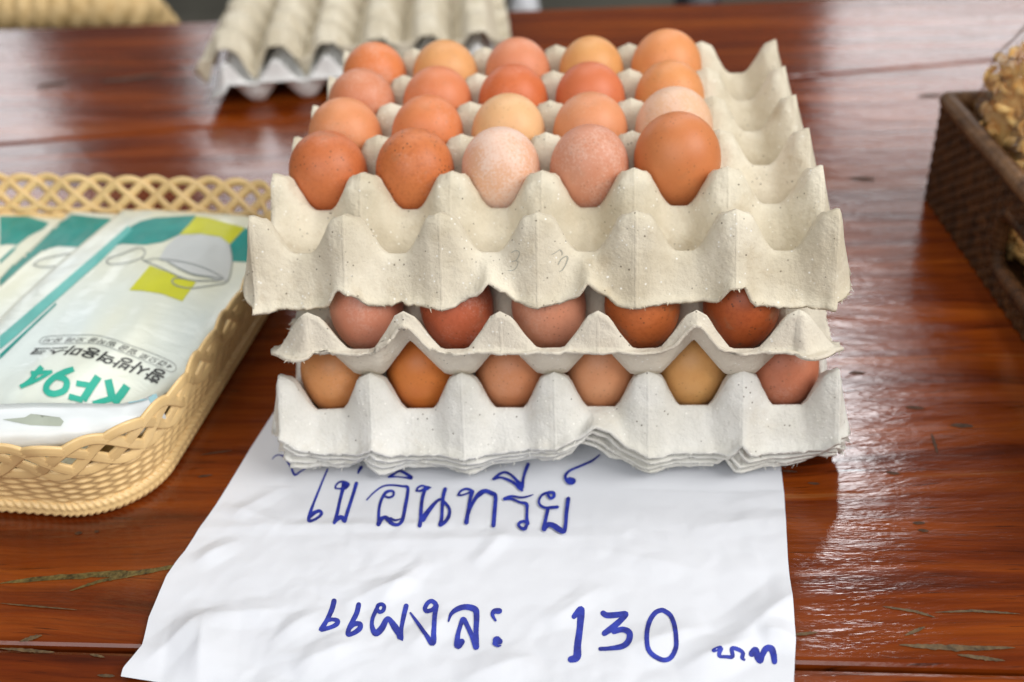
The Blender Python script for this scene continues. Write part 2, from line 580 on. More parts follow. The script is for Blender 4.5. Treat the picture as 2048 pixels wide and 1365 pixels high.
def tray_mesh(nx, ny, H, sides, seed, K=18, shape={}):
    """sides: dict 'front','back','left','right' -> (reach, rim(s), post_bulge, ragged). rim(s): height of the rim as a fraction of H at s cells along the side."""
    p = PITCH
    xs, ys = [], []
    nl = 9

    def axis(n, lo, hi):
        r = []
        for i in range(nl, 0, -1):
            r.append(('lo', i / nl))
        for i in range(n * K + 1):
            r.append(('in', i / K))
        for i in range(1, nl + 1):
            r.append(('hi', i / nl))
        return r
    ax, ay = axis(nx, 0, 0), axis(ny, 0, 0)
    verts = []
    for (ky, vy) in ay:
        for (kx, vx) in ax:
            x = vx if kx == 'in' else (0 if kx == 'lo' else nx)
            y = vy if ky == 'in' else (0 if ky == 'lo' else ny)
            tx = 0 if kx == 'in' else vx
            ty = 0 if ky == 'in' else vy
            z = cell_height(x, y, **shape)
            sx = sides['left'] if kx == 'lo' else sides['right']
            sy = sides['front'] if ky == 'lo' else sides['back']
            dx = dy = 0.0
            if tx or ty:
                t = max(tx, ty)
                parts = []
                if tx:
                    parts.append((tx, sx, y))
                if ty:
                    parts.append((ty, sy, x))
                wsum = sum(q[0] for q in parts)
                zb = sum(q[0] * q[1][1](q[2]) for q in parts) / wsum
                rag = sum(q[0] * abs(q[1][3]) for q in parts) / wsum
                if len(parts) == 1:
                    tt, side, s = parts[0]
                    post = max(0.0, 1 - abs(s - round(s)) / 0.30)
                    reach = side[0] + side[2] * post
                else:
                    reach = sum(q[0] * q[1][0] for q in parts) / wsum
                    hyp = math.hypot(tx, ty)
                    reach *= 1.0
                n1 = noise.noise(Vector((x * 2.3 + seed, y * 2.3, 1.1))) * 0.5 + noise.noise(Vector((x * 9 + seed, y * 9, 4.1))) * 0.35
                n2 = noise.noise(Vector((x * 31 + seed, y * 31, 9.1)))
                reach *= 1 + 0.10 * n1
                zb += 0.045 * n1 * rag
                d = reach * t
                e2 = max(0.0, t - 0.72) / 0.28
                bite = max(0.0, noise.noise(Vector((x * 3.1 + seed, y * 3.1, 6.0))) + 0.5 * noise.noise(Vector((x * 11 + seed, y * 11, 8.0))) - 0.30)
                d -= min(0.0035, 0.006 * bite) * abs(rag) * e2
                d += (0.0016 * n2 + 0.0012 * noise.noise(Vector((x * 70 + seed, y * 70, 2.0)))) * rag * e2
                if any(q[1][3] < 0 for q in parts):
                    zz = min(1.0, t / 0.62)
                elif reach > 0.012:
                    zz = interp([(0, 0), (0.14, 0.07), (0.84, 1.0), (1.0, 1.0)], t) * 0.25 + 0.75 * lin([(0, 0), (0.14, 0.06), (0.86, 1.0), (1.0, 1.01)], t)
                else:
                    zz = t ** 0.92
                z = z + (min(zb, z) - z) * zz + 0.022 * n2 * rag * e2
                # rim lip: last bit flares outward
                hyp = math.hypot(tx, ty)
                if kx == 'lo': dx = -d * tx / hyp
                if kx == 'hi': dx = d * tx / hyp
                if ky == 'lo': dy = -d * ty / hyp
                if ky == 'hi': dy = d * ty / hyp
            wob = 0.0006 * noise.noise(Vector((x * 1.3 + seed * 2, y * 1.3, 0.5)))
            verts.append((x * p + dx + wob, y * p + dy + 0.7 * wob, z * H + 0.0008 * noise.noise(Vector((x * 1.7, y * 1.7, seed)))))
    return verts, grid_faces(len(ax), len(ay))


TRAY_MESH = {}


def tray(name, nx, ny, origin, rz, H, sides, seed, mat, K=18, thick=0.0018, shape={}):
    v, f = tray_mesh(nx, ny, H, sides, seed, K, shape)
    o = mk(name, v, f, mat)
    o.location = origin
    o.rotation_euler = (0, 0, rz)
    md = o.modifiers.new('pulp thickness', 'SOLIDIFY')
    md.thickness = thick
    md.offset = -1
    return o


def fray(o, seed, n, sides=('front', 'left', 'right'), nmax=0.0019):
    """loose paper fibres and shreds along the torn rim of a tray"""
    me = o.data
    cnt = {}
    for p in me.polygons:
        for e in p.edge_keys:
            cnt[e] = cnt.get(e, 0) + 1
    be = [e for e, c in cnt.items() if c == 1]
    r = random.Random(seed)
    cen = sum((v.co for v in me.vertices), Vector()) / len(me.vertices)
    vs, fs = [], []
    ymax = max(v.co.y for v in me.vertices)
    for _ in range(n):
        e = be[r.randrange(len(be))]
        a, b = me.vertices[e[0]].co, me.vertices[e[1]].co
        p = a.lerp(b, r.random())
        if p.y > ymax - 0.02:
            continue
        if noise.noise(p * 60 + Vector((seed, 0, 0))) < -0.12:
            continue
        out = (p - cen)
        out.z = 0
        if p.y < 0.0:
            out = Vector((out.x * 0.15, out.y, 0))
        out.normalize()
        d = (out * r.uniform(0.25, 1.0) + Vector((r.gauss(0, 0.55), r.gauss(0, 0.35), r.gauss(-0.35, 0.5)))).normalized()
        L = nmax * r.random() ** 1.6 + 0.0005
        wdt = r.uniform(0.00012, 0.0004) if r.random() < 0.75 else r.uniform(0.0004, 0.0008)
        sd = d.cross(Vector((r.gauss(0, 1), r.gauss(0, 1), r.gauss(0, 1)))).normalized()
        p = p - Vector((0, 0, r.uniform(0.0001, 0.0015))) - out * 0.0004
        bend = Vector((r.gauss(0, 1), r.gauss(0, 1), r.gauss(0, 1))) * L * 0.35
        b0 = len(vs)
        for q in range(4):
            t = q / 3
            c = p + d * L * t + bend * t * t
            ww = wdt * (1 - 0.75 * t)
            vs += [c - sd * ww, c + sd * ww]
        fs += [(b0 + 2 * q, b0 + 2 * q + 1, b0 + 2 * q + 3, b0 + 2 * q + 2) for q in range(3)]
    f = mk('torn_fibres', vs, fs, me.materials[0], o, smooth=False)
    f['kind'] = 'stuff'
    return f


def rimf(pts):
    return lambda s: interp(pts, s)


H = 0.0395
A = 0.036  # arch width
# top tray: rim follows the arches seen along its front
top_front = rimf([(-0.3, 0.05), (0.0, 0.0), (0.55, -0.02), (0.72, 0.02), (0.93, 0.33), (1.06, 0.28), (1.25, 0.06), (1.6, 0.05), (2.1, 0.06), (2.35, 0.18), (2.5, 0.36),
                  (2.65, 0.24), (2.8, 0.10), (3.2, 0.10), (3.38, 0.15), (3.52, 0.36), (3.66, 0.22), (3.85, 0.07), (4.3, 0.05), (4.8, 0.10), (4.95, 0.34), (5.08, 0.34),
                  (5.22, 0.05), (5.5, 0.0), (6.0, 0.02), (6.3, 0.05)])
flat_rim = rimf([(0, 0.10), (10, 0.10)])
lip = lambda e, z, rag=1.0: (e, rimf([(0, z), (10, z)]), 0.0, rag)
T_top = tray('egg_tray', 6, 5, (-3 * PITCH, 0.0, 0.102), 0.0, H,
             {'front': (0.0160, top_front, 0.0055, 1.2), 'back': (0.018, flat_rim, 0.003, 1.0), 'left': (0.006, rimf([(0, 0.20), (0.5, 0.12), (5, 0.12)]), 0.0, 1.2), 'right': (0.0075, rimf([(0, 0.15), (5, 0.38)]), 0.002, 1.5)},
             1.7, M['pulp_beige'], 22)
fray(T_top, 3, 1200)
tag(T_top, 'beige pulp egg tray on top of the stack, its front row and right column empty', 'egg tray', 'pulp egg trays of the central stack')

mid_front = rimf([(-0.8, 0.56), (0.6, 0.57), (0.7, 0.6), (1, 0.99), (1.3, 0.6), (1.4, 0.57), (3.6, 0.57), (3.7, 0.6), (4, 0.99), (4.3, 0.6), (4.4, 0.57), (7, 0.55)])
T_mid = tray('egg_tray', 5, 6, (0.0055 - 2.5 * PITCH, -0.0255, 0.0605), 0.004, H,
             {'front': (0.0042, mid_front, 0.0005, -1.0), 'back': lip(0.006, 0.5), 'left': (0.0215, rimf([(0, 0.5), (0.4, 0.35), (6, 0.2)]), 0.002, 1.0), 'right': (0.0215, rimf([(0, 0.55), (0.4, 0.38), (6, 0.2)]), 0.002, 1.0)},
             4.2, M['pulp_tan'], 20, shape=dict(soft=0.10, end=0.72, fa=0.21, steep=1.8))
fray(T_mid, 5, 800)
tag(T_mid, 'tan pulp egg tray in the middle of the stack with a torn wavy front edge', 'egg tray', 'pulp egg trays of the central stack')

bot_front = rimf([(-0.3, 0.55), (0.0, 0.42), (0.22, 0.16), (0.45, 0.07), (0.8, 0.06), (0.93, 0.16), (1.0, 0.24), (1.07, 0.14), (1.2, 0.05), (2.2, 0.05), (2.6, 0.12), (2.9, 0.20), (3.25, 0.32), (3.42, 0.50), (3.56, 0.44), (3.8, 0.18),
                  (4.1, 0.05), (4.85, 0.06), (5.0, 0.26), (5.12, 0.06), (5.6, 0.05), (5.82, 0.12), (6, 0.30), (6.3, 0.4)])
bx, by, byaw = 0.0068, -0.0196, 0.0196
bo = Vector((bx, by, 0)) + Matrix.Rotation(byaw, 3, 'Z') @ Vector((-3 * PITCH, 0, 0))
bot_labels = ['pale grey pulp egg tray holding the lowest row of eggs, under the tan tray',
              'pale grey empty egg tray nested directly beneath the lowest tray of eggs',
              'pale grey empty egg tray second from the bottom of the nested trays',
              'pale grey empty egg tray resting on the white paper, bottom of the stack']
for i in range(4):
    ex = -0.0019 * i
    o = tray('egg_tray', 6, 5, (bo.x + 0.0012 * (i % 2), bo.y, 0.019 - 0.0054 * i), byaw, H,
             {'front': (0.0158 + ex, (lambda i: (lambda s: 0.03 + bot_front(s + 0.06 * i) + 0.015 * i))(i), 0.0045, 0.9), 'back': (0.018, flat_rim, 0.003, 1.0),
              'left': (0.006 + ex * 0.4, rimf([(0, 0.14), (0.6, 0.10), (5, 0.2)]), 0.001, 1.0), 'right': (0.006, rimf([(0, 0.12), (0.5, 0.10), (5, 0.3)]), 0.001, 1.0)},
             9.1 + i * 3.7, M['pulp_grey'], 20 if i == 0 else 16, shape=dict(soft=0.06, end=0.65, fa=0.28))
    fray(o, 11 + i, 450)
    tag(o, bot_labels[i], 'egg tray', 'pulp egg trays of the central stack')
    if i == 0:
        T_bot = o

# trays standing behind: a white one upright, a beige one turned upside down on it
byw = math.radians(7.5)
RB = Matrix.Rotation(byw, 3, 'Z')
c0 = Vector((-0.3290, 0.5060, 0.0023))   # front left post of the white tray
white = tray('egg_tray', 5, 6, c0, byw, H,
             {'front': (0.004, rimf([(0, 0.60), (10, 0.60)]), 0.0, -0.8), 'back': lip(0.006, 0.5), 'left': (0.020, rimf([(0, 0.2), (10, 0.2)]), 0.0, 1.0), 'right': (0.020, rimf([(0, 0.2), (10, 0.2)]), 0.0, 1.0)},
             21.0, M['pulp_white'], 12, shape=dict(soft=0.15, end=0.80, fa=0.2, steep=1.9))
tag(white, 'white pulp egg tray under the upside-down beige tray, far behind the eggs', 'egg tray', 'pulp egg trays at the back of the table')
invz = 0.0023 + H + 0.0065
inv = tray('egg_tray', 6, 6, c0 + RB @ Vector((-0.5 * PITCH, 6.4 * PITCH, 0)) + Vector((0, 0, invz + 0.012)), byw, H,
           {'front': lip(0.006, 0.55, 1.0), 'back': (0.006, rimf([(-1, 0.5), (0.4, 0.45), (1.0, 0.99), (1.6, 0.35), (2.0, 0.6), (2.4, 0.35), (7, 0.45)]), 0.0, 1.2), 'left': (0.010, rimf([(0, 0.8), (10, 0.8)]), 0.0, 1.0), 'right': (0.010, rimf([(0, 0.8), (10, 0.8)]), 0.0, 1.0)},
           27.0, M['pulp_beige'], 18, shape=dict(wa=0.76, wb=0.20, soft=0.2, end=0.66, fa=0.10))
inv.rotation_euler = (math.pi, 0, byw)
tag(inv, 'beige pulp egg tray turned upside down on a white tray behind the eggs', 'egg tray', 'pulp egg trays at the back of the table')


# ------------------------------------------------------------------ eggs
def egg_mesh():
    nu, nv = 40, 30
    a, b = 0.0280, 0.0215
    vs = [(0, 0, -a)]
    for j in range(1, nv):
        th = math.pi * j / nv
        z = -math.cos(th)
        r = math.sin(th) * (1 + 0.13 * z - 0.035 * z * z)
        for i in range(nu):
            ph = 2 * math.pi * i / nu
            vs.append((b * r * math.cos(ph), b * r * math.sin(ph), a * z))
    vs.append((0, 0, a))
    fs = [(0, 1 + (i + 1) % nu, 1 + i) for i in range(nu)]
    for j in range(nv - 2):
        for i in range(nu):
            i2 = (i + 1) % nu
            q = 1 + j * nu
            fs.append((q + i, q + i2, q + nu + i2, q + nu + i))
    q = 1 + (nv - 2) * nu
    fs += [(q + i, q + (i + 1) % nu, len(vs) - 1) for i in range(nu)]
    return vs, fs


EV, EF = egg_mesh()
egg0 = [None]


def s2l(c):
    c = c / 255
    return c / 12.92 if c <= 0.04045 else ((c + 0.055) / 1.055) ** 2.4


def egg(pos, rgb, spk, bloom, scale, label, tilt=None):
    if egg0[0] is None:
        o = mk('egg', EV, EF, M['egg'])
        egg0[0] = o
    else:
        o = egg0[0].copy()
        C.objects.link(o)
    o.location = pos
    r = random.Random(hash((round(pos[0] * 1e4), round(pos[1] * 1e4))) & 0xffff)
    t = tilt or (r.uniform(-0.13, 0.13), r.uniform(-0.13, 0.13))
    o.rotation_euler = (t[0], t[1], r.uniform(0, 6.28))
    k = scale * r.uniform(0.985, 1.015)
    o.scale = (k, k, scale * r.uniform(0.98, 1.02))
    o.color = (*(s2l(v) for v in rgb), spk)
    o.pass_index = bloom
    tag(o, label, 'egg', 'brown hen eggs in the pulp trays')
    return o


# row, col: colour (as the shell looks in plain light), freckles, bloom, size, what it looks like
TOP = {
    (1, 0): ((196, 112, 66), 0.55, 1, 1.0, 'deep orange brown egg with faint freckles, left end of the top tray\'s nearest row'),
    (1, 1): ((200, 118, 68), 0.9, 2, 1.0, 'orange egg with grey dirt spots, second from left in the top tray\'s nearest row'),
    (1, 2): ((222, 176, 146), 0.1, 9, 1.0, 'palest egg with white chalky bloom, middle of the nearest row of the top tray'),
    (1, 3): ((204, 142, 114), 0.15, 4, 1.0, 'dusky pink egg between the chalky egg and the largest brown egg, top tray'),
    (1, 4): ((201, 125, 76), 0.2, 0, 1.09, 'largest smooth brown egg, right end of the top tray\'s nearest row'),
    (2, 0): ((216, 144, 98), 0.1, 2, 1.0, 'light orange egg behind the deep orange egg at the left edge'),
    (2, 1): ((214, 132, 84), 0.2, 2, 1.0, 'orange egg right behind the dirt spotted egg of the top tray'),
    (2, 2): ((224, 180, 132), 0.1, 1, 1.0, 'creamy tan egg right behind the chalky white egg'),
    (2, 3): ((214, 146, 104), 0.1, 2, 1.0, 'soft peach egg right behind the dusky pink egg'),
    (2, 4): ((224, 182, 148), 0.15, 5, 1.03, 'pale beige egg right behind the largest smooth brown egg'),
    (3, 0): ((206, 134, 98), 0.1, 3, 1.0, 'pinkish brown egg in the third row back, at the left edge of the top tray'),
    (3, 1): ((214, 134, 92), 0.1, 1, 1.0, 'orange peach egg in the third row back, second from the left edge'),
    (3, 2): ((205, 112, 66), 0.3, 3, 1.0, 'reddish orange egg in the third row back, behind the creamy tan egg'),
    (3, 3): ((206, 118, 78), 0.1, 1, 1.0, 'reddish brown egg in the third row back, behind the soft peach egg'),
    (3, 4): ((218, 148, 92), 0.2, 1, 1.0, 'golden orange egg behind the pale beige egg at the right of the filled cups'),
    (4, 0): ((218, 132, 80), 0.1, 3, 1.0, 'bright orange egg at the far left corner of the top tray'),
    (4, 1): ((222, 166, 110), 0.1, 0, 1.0, 'light tan egg in the farthest row, second from the left'),
    (4, 2): ((214, 140, 104), 0.1, 3, 1.0, 'pinkish egg in the middle of the farthest row of the top tray'),
    (4, 3): ((216, 158, 98), 0.1, 0, 1.0, 'tan egg with a pale hairline, fourth in the farthest row'),
    (4, 4): ((224, 152, 98), 0.1, 0, 1.06, 'tall peach egg at the far right end of the farthest row'),
}
for (r, c), (rgb, sp, bl, scl, lab) in TOP.items():
    z = 0.102 + 0.0012 + 0.0280 * scl
    yo = 0.004 if (r, c) == (1, 4) else 0.0
    egg(((c - 2.5) * PITCH, (r + 0.5) * PITCH + yo, z), rgb, sp, bl, scl, lab)
MIDE = [((206, 138, 112), 0.1, 3, 'smooth pinkish egg, leftmost in the middle tray of the stack'),
        ((186, 98, 66), 0.7, 3, 'dark red brown egg with grey specks, second in the middle tray'),
        ((202, 140, 112), 0.35, 2, 'pale pinkish egg with a brown stain, third in the middle tray'),
        ((192, 108, 58), 0.9, 0, 'orange brown freckled egg, fourth in the middle tray'),
        ((172, 88, 46), 1.0, 0, 'darkest brown freckled egg, right end of the middle tray')]
for i, (rgb, sp, bl, lab) in enumerate(MIDE):
    x = 0.0040 + (i - 2) * PITCH + (0.002 if i == 4 else 0)
    egg((x, -0.0255 + 0.5 * PITCH + 0.0045 + (i - 2) * PITCH * 0.004, 0.0605 + 0.0015 + 0.0250), rgb, sp, bl, 0.90, lab, (-0.12, 0.0))
BOTE = [((206, 142, 88), 0.2, 1, 'light tan egg, leftmost in the lowest row of eggs'),
        ((202, 120, 56), 0.2, 0, 'bright orange egg under the left arch of the torn tray edge'),
        ((202, 138, 98), 0.2, 1, 'light brown egg, third from left in the lowest row'),
        ((206, 146, 106), 0.2, 1, 'light pinkish tan egg, fourth from left in the lowest row'),
        ((206, 156, 96), 0.2, 0, 'yellowish tan egg under the right arch of the torn tray edge'),
        ((186, 118, 90), 0.5, 2, 'brownish pink egg with a greenish smudge, right end of the lowest row')]
for i, (rgb, sp, bl, lab) in enumerate(BOTE):
    v = Matrix.Rotation(byaw, 3, 'Z') @ Vector(((i - 2.5) * PITCH, 0.5 * PITCH, 0))
    egg((bx + v.x, by + v.y, 0.019 + 0.0015 + 0.0258), rgb, sp, bl, 0.92, lab)

# ------------------------------------------------------------------ price paper
PL = [(-0.172, -0.1838), (-0.1675, -0.1847), (-0.1531, -0.1812), (-0.1351, -0.1845), (-0.1092, -0.1846), (-0.0793, -0.1801), (-0.0505, -0.1753), (-0.0083, -0.1702), (0.0315, -0.1642), (0.045, -0.1622)]
PR = [(-0.19, 0.1128), (-0.1621, 0.1151), (-0.14, 0.1190), (-0.0886, 0.1223), (-0.0415, 0.1268), (-0.0133, 0.1283), (0.045, 0.1320)]


def crease(x, y, ax, ay, bx_, by_, h, w_):
    """a folded ridge from a to b: height h on the line, falling linearly over w_ to each side"""
    d = Vector((bx_ - ax, by_ - ay))
    L = d.length
    d /= L
    q = Vector((x - ax, y - ay))
    s = q.dot(d)
    n = q.x * -d.y + q.y * d.x
    t = max(0.0, min(1.0, s / L))
    e = math.sin(math.pi * (0.08 + 0.84 * t)) ** 0.8
    if s < 0 or s > L:
        e *= max(0.0, 1 - (max(-s, s - L)) / (0.35 * w_))
    r = abs(n) / w_
    return h * e * max(0.0, 1 - r) ** 1.1


CR = []
for (u0, v0, u1, v1, h, w_) in [(415, 1240, 400, 1365, 0.0050, 0.030), (415, 1240, 300, 1330, 0.0022, 0.020), (420, 1240, 560, 1225, 0.0018, 0.018),
                                (395, 1130, 470, 1090, 0.0022, 0.016), (470, 1035, 590, 960, 0.0022, 0.015), (450, 1015, 560, 1050, 0.0016, 0.014),
                                (690, 1215, 830, 1165, 0.0020, 0.014), (760, 1215, 850, 1130, 0.0014, 0.012), (540, 1290, 640, 1230, 0.0016, 0.014),
                                (1480, 1285, 1600, 1190, 0.0042, 0.028), (1525, 1275, 1590, 1285, 0.0030, 0.016), (1370, 1340, 1500, 1290, 0.0034, 0.022),
                                (820, 1300, 900, 1235, 0.0018, 0.018), (1240, 1310, 1400, 1260, 0.0024, 0.024), (1460, 1010, 1570, 985, 0.0016, 0.014),
                                (1390, 1060, 1560, 1040, 0.0012, 0.020), (700, 1090, 1250, 1075, 0.0009, 0.014), (400, 1060, 900, 1052, 0.0010, 0.012),
                                (950, 1130, 1010, 1075, 0.0012, 0.012), (1100, 1250, 1200, 1180, 0.0014, 0.014), (600, 1340, 720, 1290, 0.0026, 0.020),
                                (930, 1365, 1060, 1320, 0.0022, 0.022), (1180, 1100, 1420, 1150, 0.0009, 0.022), (500, 890, 640, 905, 0.0010, 0.014)]:
    a, b = on_plane(u0, v0), on_plane(u1, v1)
    CR.append((a.x, a.y, b.x, b.y, h * 1.35, w_ * 0.55))


def paper_z(x, y):
    att = max(0.0, min(1.0, (-0.040 - y) / 0.030))
    z = 0.0
    for c in CR:
        z += crease(x, y, *c)
    z += 0.0006 * (0.5 + noise.noise(Vector((x * 22, y * 26, 0.4))))
    msk = max(0.0, min(1.0, 0.30 + 1.5 * noise.noise(Vector((x * 13 + 5, y * 13, 3.3)))))
    for sc_, am in ((21, 0.0024), (50, 0.0010), (105, 0.0002)):
        wx = x * sc_ + 0.35 * noise.noise(Vector((x * 40, y * 40, sc_)))
        wy = y * sc_ * 1.15 + 0.35 * noise.noise(Vector((x * 40, y * 40, sc_ + 9)))
        ds = noise.voronoi(Vector((wx, wy, sc_ * 0.37)), distance_metric='DISTANCE')[0]
        z += am * msk * min(0.55, ds[1] - ds[0])
    z += 0.0007 * abs(noise.noise(Vector((x * 48 + 3, y * 60, 2.4))))
    z += 0.00045 * (1 - abs(noise.noise(Vector((x * 95, y * 80, 7.7)))))
    ed = max(0.0, 1 - (x - lin(PL, y)) / 0.035)
    z += 0.0030 * ed * ed * max(0.0, min(1.0, (-0.09 - y) / 0.03)) * (0.6 + 0.4 * math.sin(y * 60))
    return 0.0004 + z * (0.12 * (1 if att > 0 else 0) + 0.88 * att)


NU, NV = 230, 170
pv = []
for j in range(NV):
    y0 = -0.172 + (0.042 + 0.172) * j / (NV - 1)
    for i in range(NU):
        u = i / (NU - 1)
        yy = y0 - 0.010 * u * (1 - j / (NV - 1))
        x = lin(PL, yy) * (1 - u) + lin(PR, yy) * u
        pv.append((x, yy, paper_z(x, yy)))
paper = mk('paper_sign', pv, grid_faces(NU, NV), M['paper'])
tag(paper, 'crumpled white sheet of paper with blue handwritten Thai price, under the egg trays', 'paper sign')
PAPER_BVH = bvh_of(paper)
bpy.context.view_layer.update()


def catmull(P, n=7):
    out = []
    for i in range(len(P) - 1):
        p0, p1, p2, p3 = P[max(0, i - 1)], P[i], P[i + 1], P[min(len(P) - 1, i + 2)]
        for k_ in range(n):
            t = k_ / n
            out.append(tuple(0.5 * ((2 * b) + (c - a) * t + (2 * a - 5 * b + 4 * c - d) * t * t + (-a + 3 * b - 3 * c + d) * t ** 3) for a, b, c, d in zip(p0, p1, p2, p3)))
    out.append(tuple(P[-1]))
    return out


def hit(bvh, u, v, off):
    d = ray_dir(u, v)
    r = bvh.ray_cast(Vector(CAM), d)
    if r[0] is None:
        return None
    n = r[1]
    if n.dot(d) > 0:
        n = -n
    return r[0] + n * off


def ribbon(bm, pts, bvh, off, scale=1.0, ox=0, oy=0, s=1.0, parent_inv=None, butt=False):
    """a pen stroke: pts (x, y, width) in crop pixels, laid on the surface"""
    P = [(ox + p[0] / s, oy + p[1] / s, max(1.2, p[2] / s * scale)) for p in catmull([tuple(map(float, q)) for q in pts])]
    Q = [P[0]]
    for p in P[1:]:
        if math.hypot(p[0] - Q[-1][0], p[1] - Q[-1][1]) > 0.8:
            Q.append(p)
    if len(Q) < 2:
        return
    rows = []
    m = len(Q)

    def row(x, y, nx, ny, hw, z):
        r = []
        for k_ in (-1, -0.33, 0.33, 1):
            h = hit(bvh, x + nx * hw * k_, y + ny * hw * k_, z)
            if h is None:
                return None
            r.append(h)
        return r
    for i, (x, y, wd) in enumerate(Q):
        a, b = Q[max(0, i - 1)], Q[min(m - 1, i + 1)]
        dx, dy = b[0] - a[0], b[1] - a[1]
        L = math.hypot(dx, dy) or 1
        dx, dy = dx / L, dy / L
        z = off + 0.00004 * i / m
        wd *= 1 + 0.05 * noise.noise(Vector((x * 0.35, y * 0.35, 0)))
        if i == 0 and not butt:
            for c_ in (0.98, 0.85, 0.55):
                rows.append(row(x - dx * wd / 2 * c_, y - dy * wd / 2 * c_, -dy, dx, wd / 2 * math.sqrt(1 - c_ * c_), z))
        rows.append(row(x, y, -dy, dx, wd / 2, z))
        if i == m - 1 and not butt:
            for c_ in (0.55, 0.85, 0.98):
                rows.append(row(x + dx * wd / 2 * c_, y + dy * wd / 2 * c_, -dy, dx, wd / 2 * math.sqrt(1 - c_ * c_), z))
    prev = None
    for r in rows:
        if r is None:
            prev = None
            continue
        cur = [bm.verts.new(parent_inv @ p if parent_inv else p) for p in r]
        if prev:
            for k_ in range(3):
                bm.faces.new((prev[k_], prev[k_ + 1], cur[k_ + 1], cur[k_]))
        prev = cur


def writing(name, groups, bvh, mat, parent, off, scale=1.0, butt=False):
    bm = bmesh.new()
    inv_ = parent.matrix_world.inverted()
    k_ = 0
    for (ox, oy, s, strokes) in groups:
        for st in strokes:
            ribbon(bm, st, bvh, off + 0.00003 * k_, scale, ox, oy, s, inv_, butt)
            k_ += 1
    return from_bm(name, bm, mat, parent, smooth=False)


line1a = [[(90, 180, 12), (130, 140, 14), (180, 128, 16), (230, 150, 22), (290, 230, 26), (330, 300, 26), (370, 375, 30), (440, 335, 20), (500, 300, 16), (560, 262, 13)],
          [(778, 305, 22), (720, 440, 24), (660, 590, 28), (600, 740, 32), (562, 850, 44), (545, 945, 42), (610, 935, 34), (680, 890, 36), (703, 850, 40), (670, 825, 44), (610, 850, 50), (565, 890, 50)],
          [(875, 545, 22), (880, 510, 24), (920, 470, 26), (975, 462, 30), (1040, 492, 30), (990, 540, 50), (930, 550, 24), (880, 545, 22)],
          [(985, 495, 70), (965, 560, 48), (930, 700, 40), (895, 860, 44), (862, 972, 40)],
          [(865, 965, 40), (900, 925, 56), (950, 905, 56), (985, 945, 56)],
          [(1135, 485, 46), (1095, 620, 42), (1050, 760, 42), (1015, 870, 44), (992, 955, 44)],
          [(1195, 285, 44), (1170, 322, 34), (1153, 362, 20)],
          [(1265, 690, 18), (1340, 610, 20), (1430, 540, 22), (1500, 512, 24), (1600, 507, 24), (1700, 520, 28), (1770, 532, 38), (1770, 620, 42), (1745, 760, 44), (1722, 880, 44), (1700, 955, 44), (1650, 998, 40), (1580, 985, 46), (1530, 935, 60), (1490, 905, 44), (1440, 935, 56), (1410, 990, 56)],
          [(1415, 985, 50), (1413, 850, 36), (1430, 740, 36), (1460, 660, 36), (1500, 600, 38), (1560, 578, 32), (1598, 595, 30), (1590, 640, 28), (1540, 662, 30), (1495, 648, 30)],
          [(1560, 920, 30), (1620, 945, 26), (1690, 925, 14)],
          [(1538, 408, 26), (1600, 370, 32), (1650, 337, 32), (1690, 335, 32), (1760, 372, 36), (1822, 420, 40), (1740, 415, 20), (1640, 405, 18), (1545, 408, 24)]]
line1b = [[(-37, 386, 20), (-20, 352, 22), (20, 332, 22), (60, 342, 24), (110, 352, 18)],
          [(80, 356, 46), (40, 375, 34), (0, 388, 22), (-34, 386, 20)],
          [(55, 365, 38), (28, 460, 36), (15, 560, 36), (8, 680, 38), (-2, 750, 44)],
          [(32, 685, 60), (60, 640, 54), (120, 560, 42), (180, 495, 32), (222, 478, 28), (270, 520, 32), (310, 580, 32), (305, 650, 36), (270, 708, 38), (218, 742, 46)],
          [(265, 370, 42), (245, 450, 36), (235, 560, 34), (228, 680, 36), (215, 740, 48)],
          [(402, 432, 20), (430, 390, 24), (490, 367, 24), (545, 390, 30), (500, 415, 20), (440, 434, 20), (405, 432, 20)],
          [(550, 398, 44), (527, 480, 36), (510, 590, 36), (495, 680, 42), (488, 722, 50)],
          [(505, 640, 32), (540, 550, 32), (590, 460, 40), (640, 412, 56), (690, 390, 42), (750, 412, 46), (792, 440, 42), (790, 540, 40), (780, 660, 42), (772, 752, 46)],
          [(775, 265, 30), (830, 217, 28), (890, 194, 26), (950, 217, 26), (1010, 272, 30), (1060, 335, 50)],
          [(775, 265, 30), (850, 250, 22), (930, 275, 30), (1000, 315, 32), (1050, 350, 60), (1075, 388, 24)],
          [(1135, 112, 38), (1105, 190, 32), (1085, 270, 30), (1073, 350, 44)],
          [(1190, 430, 10), (1130, 450, 20), (1060, 460, 22), (960, 447, 24), (890, 475, 36)],
          [(890, 475, 36), (960, 475, 26), (1050, 510, 26), (1118, 530, 38), (1125, 600, 30), (1122, 680, 34), (1130, 735, 40)],
          [(1130, 728, 40), (1080, 712, 30), (1038, 740, 32), (1052, 775, 32), (1100, 793, 36), (1118, 755, 34)],
          [(1345, 440, 28), (1375, 470, 32), (1408, 450, 32), (1400, 412, 36), (1340, 412, 30), (1280, 440, 26), (1250, 500, 24), (1267, 545, 26), (1320, 570, 28), (1380, 567, 32), (1443, 562, 34)],
          [(1347, 575, 36), (1327, 660, 36), (1312, 740, 40), (1305, 792, 54)],
          [(1305, 792, 50), (1350, 747, 52), (1410, 762, 58), (1460, 798, 60), (1512, 820, 44), (1530, 740, 38), (1540, 620, 40), (1550, 540, 42), (1558, 477, 44)],
          [(1885, 15, 14), (1800, 80, 22), (1690, 130, 24), (1590, 172, 24), (1540, 212, 28), (1527, 250, 30), (1560, 300, 42), (1605, 303, 46), (1615, 280, 40), (1570, 268, 40)]]
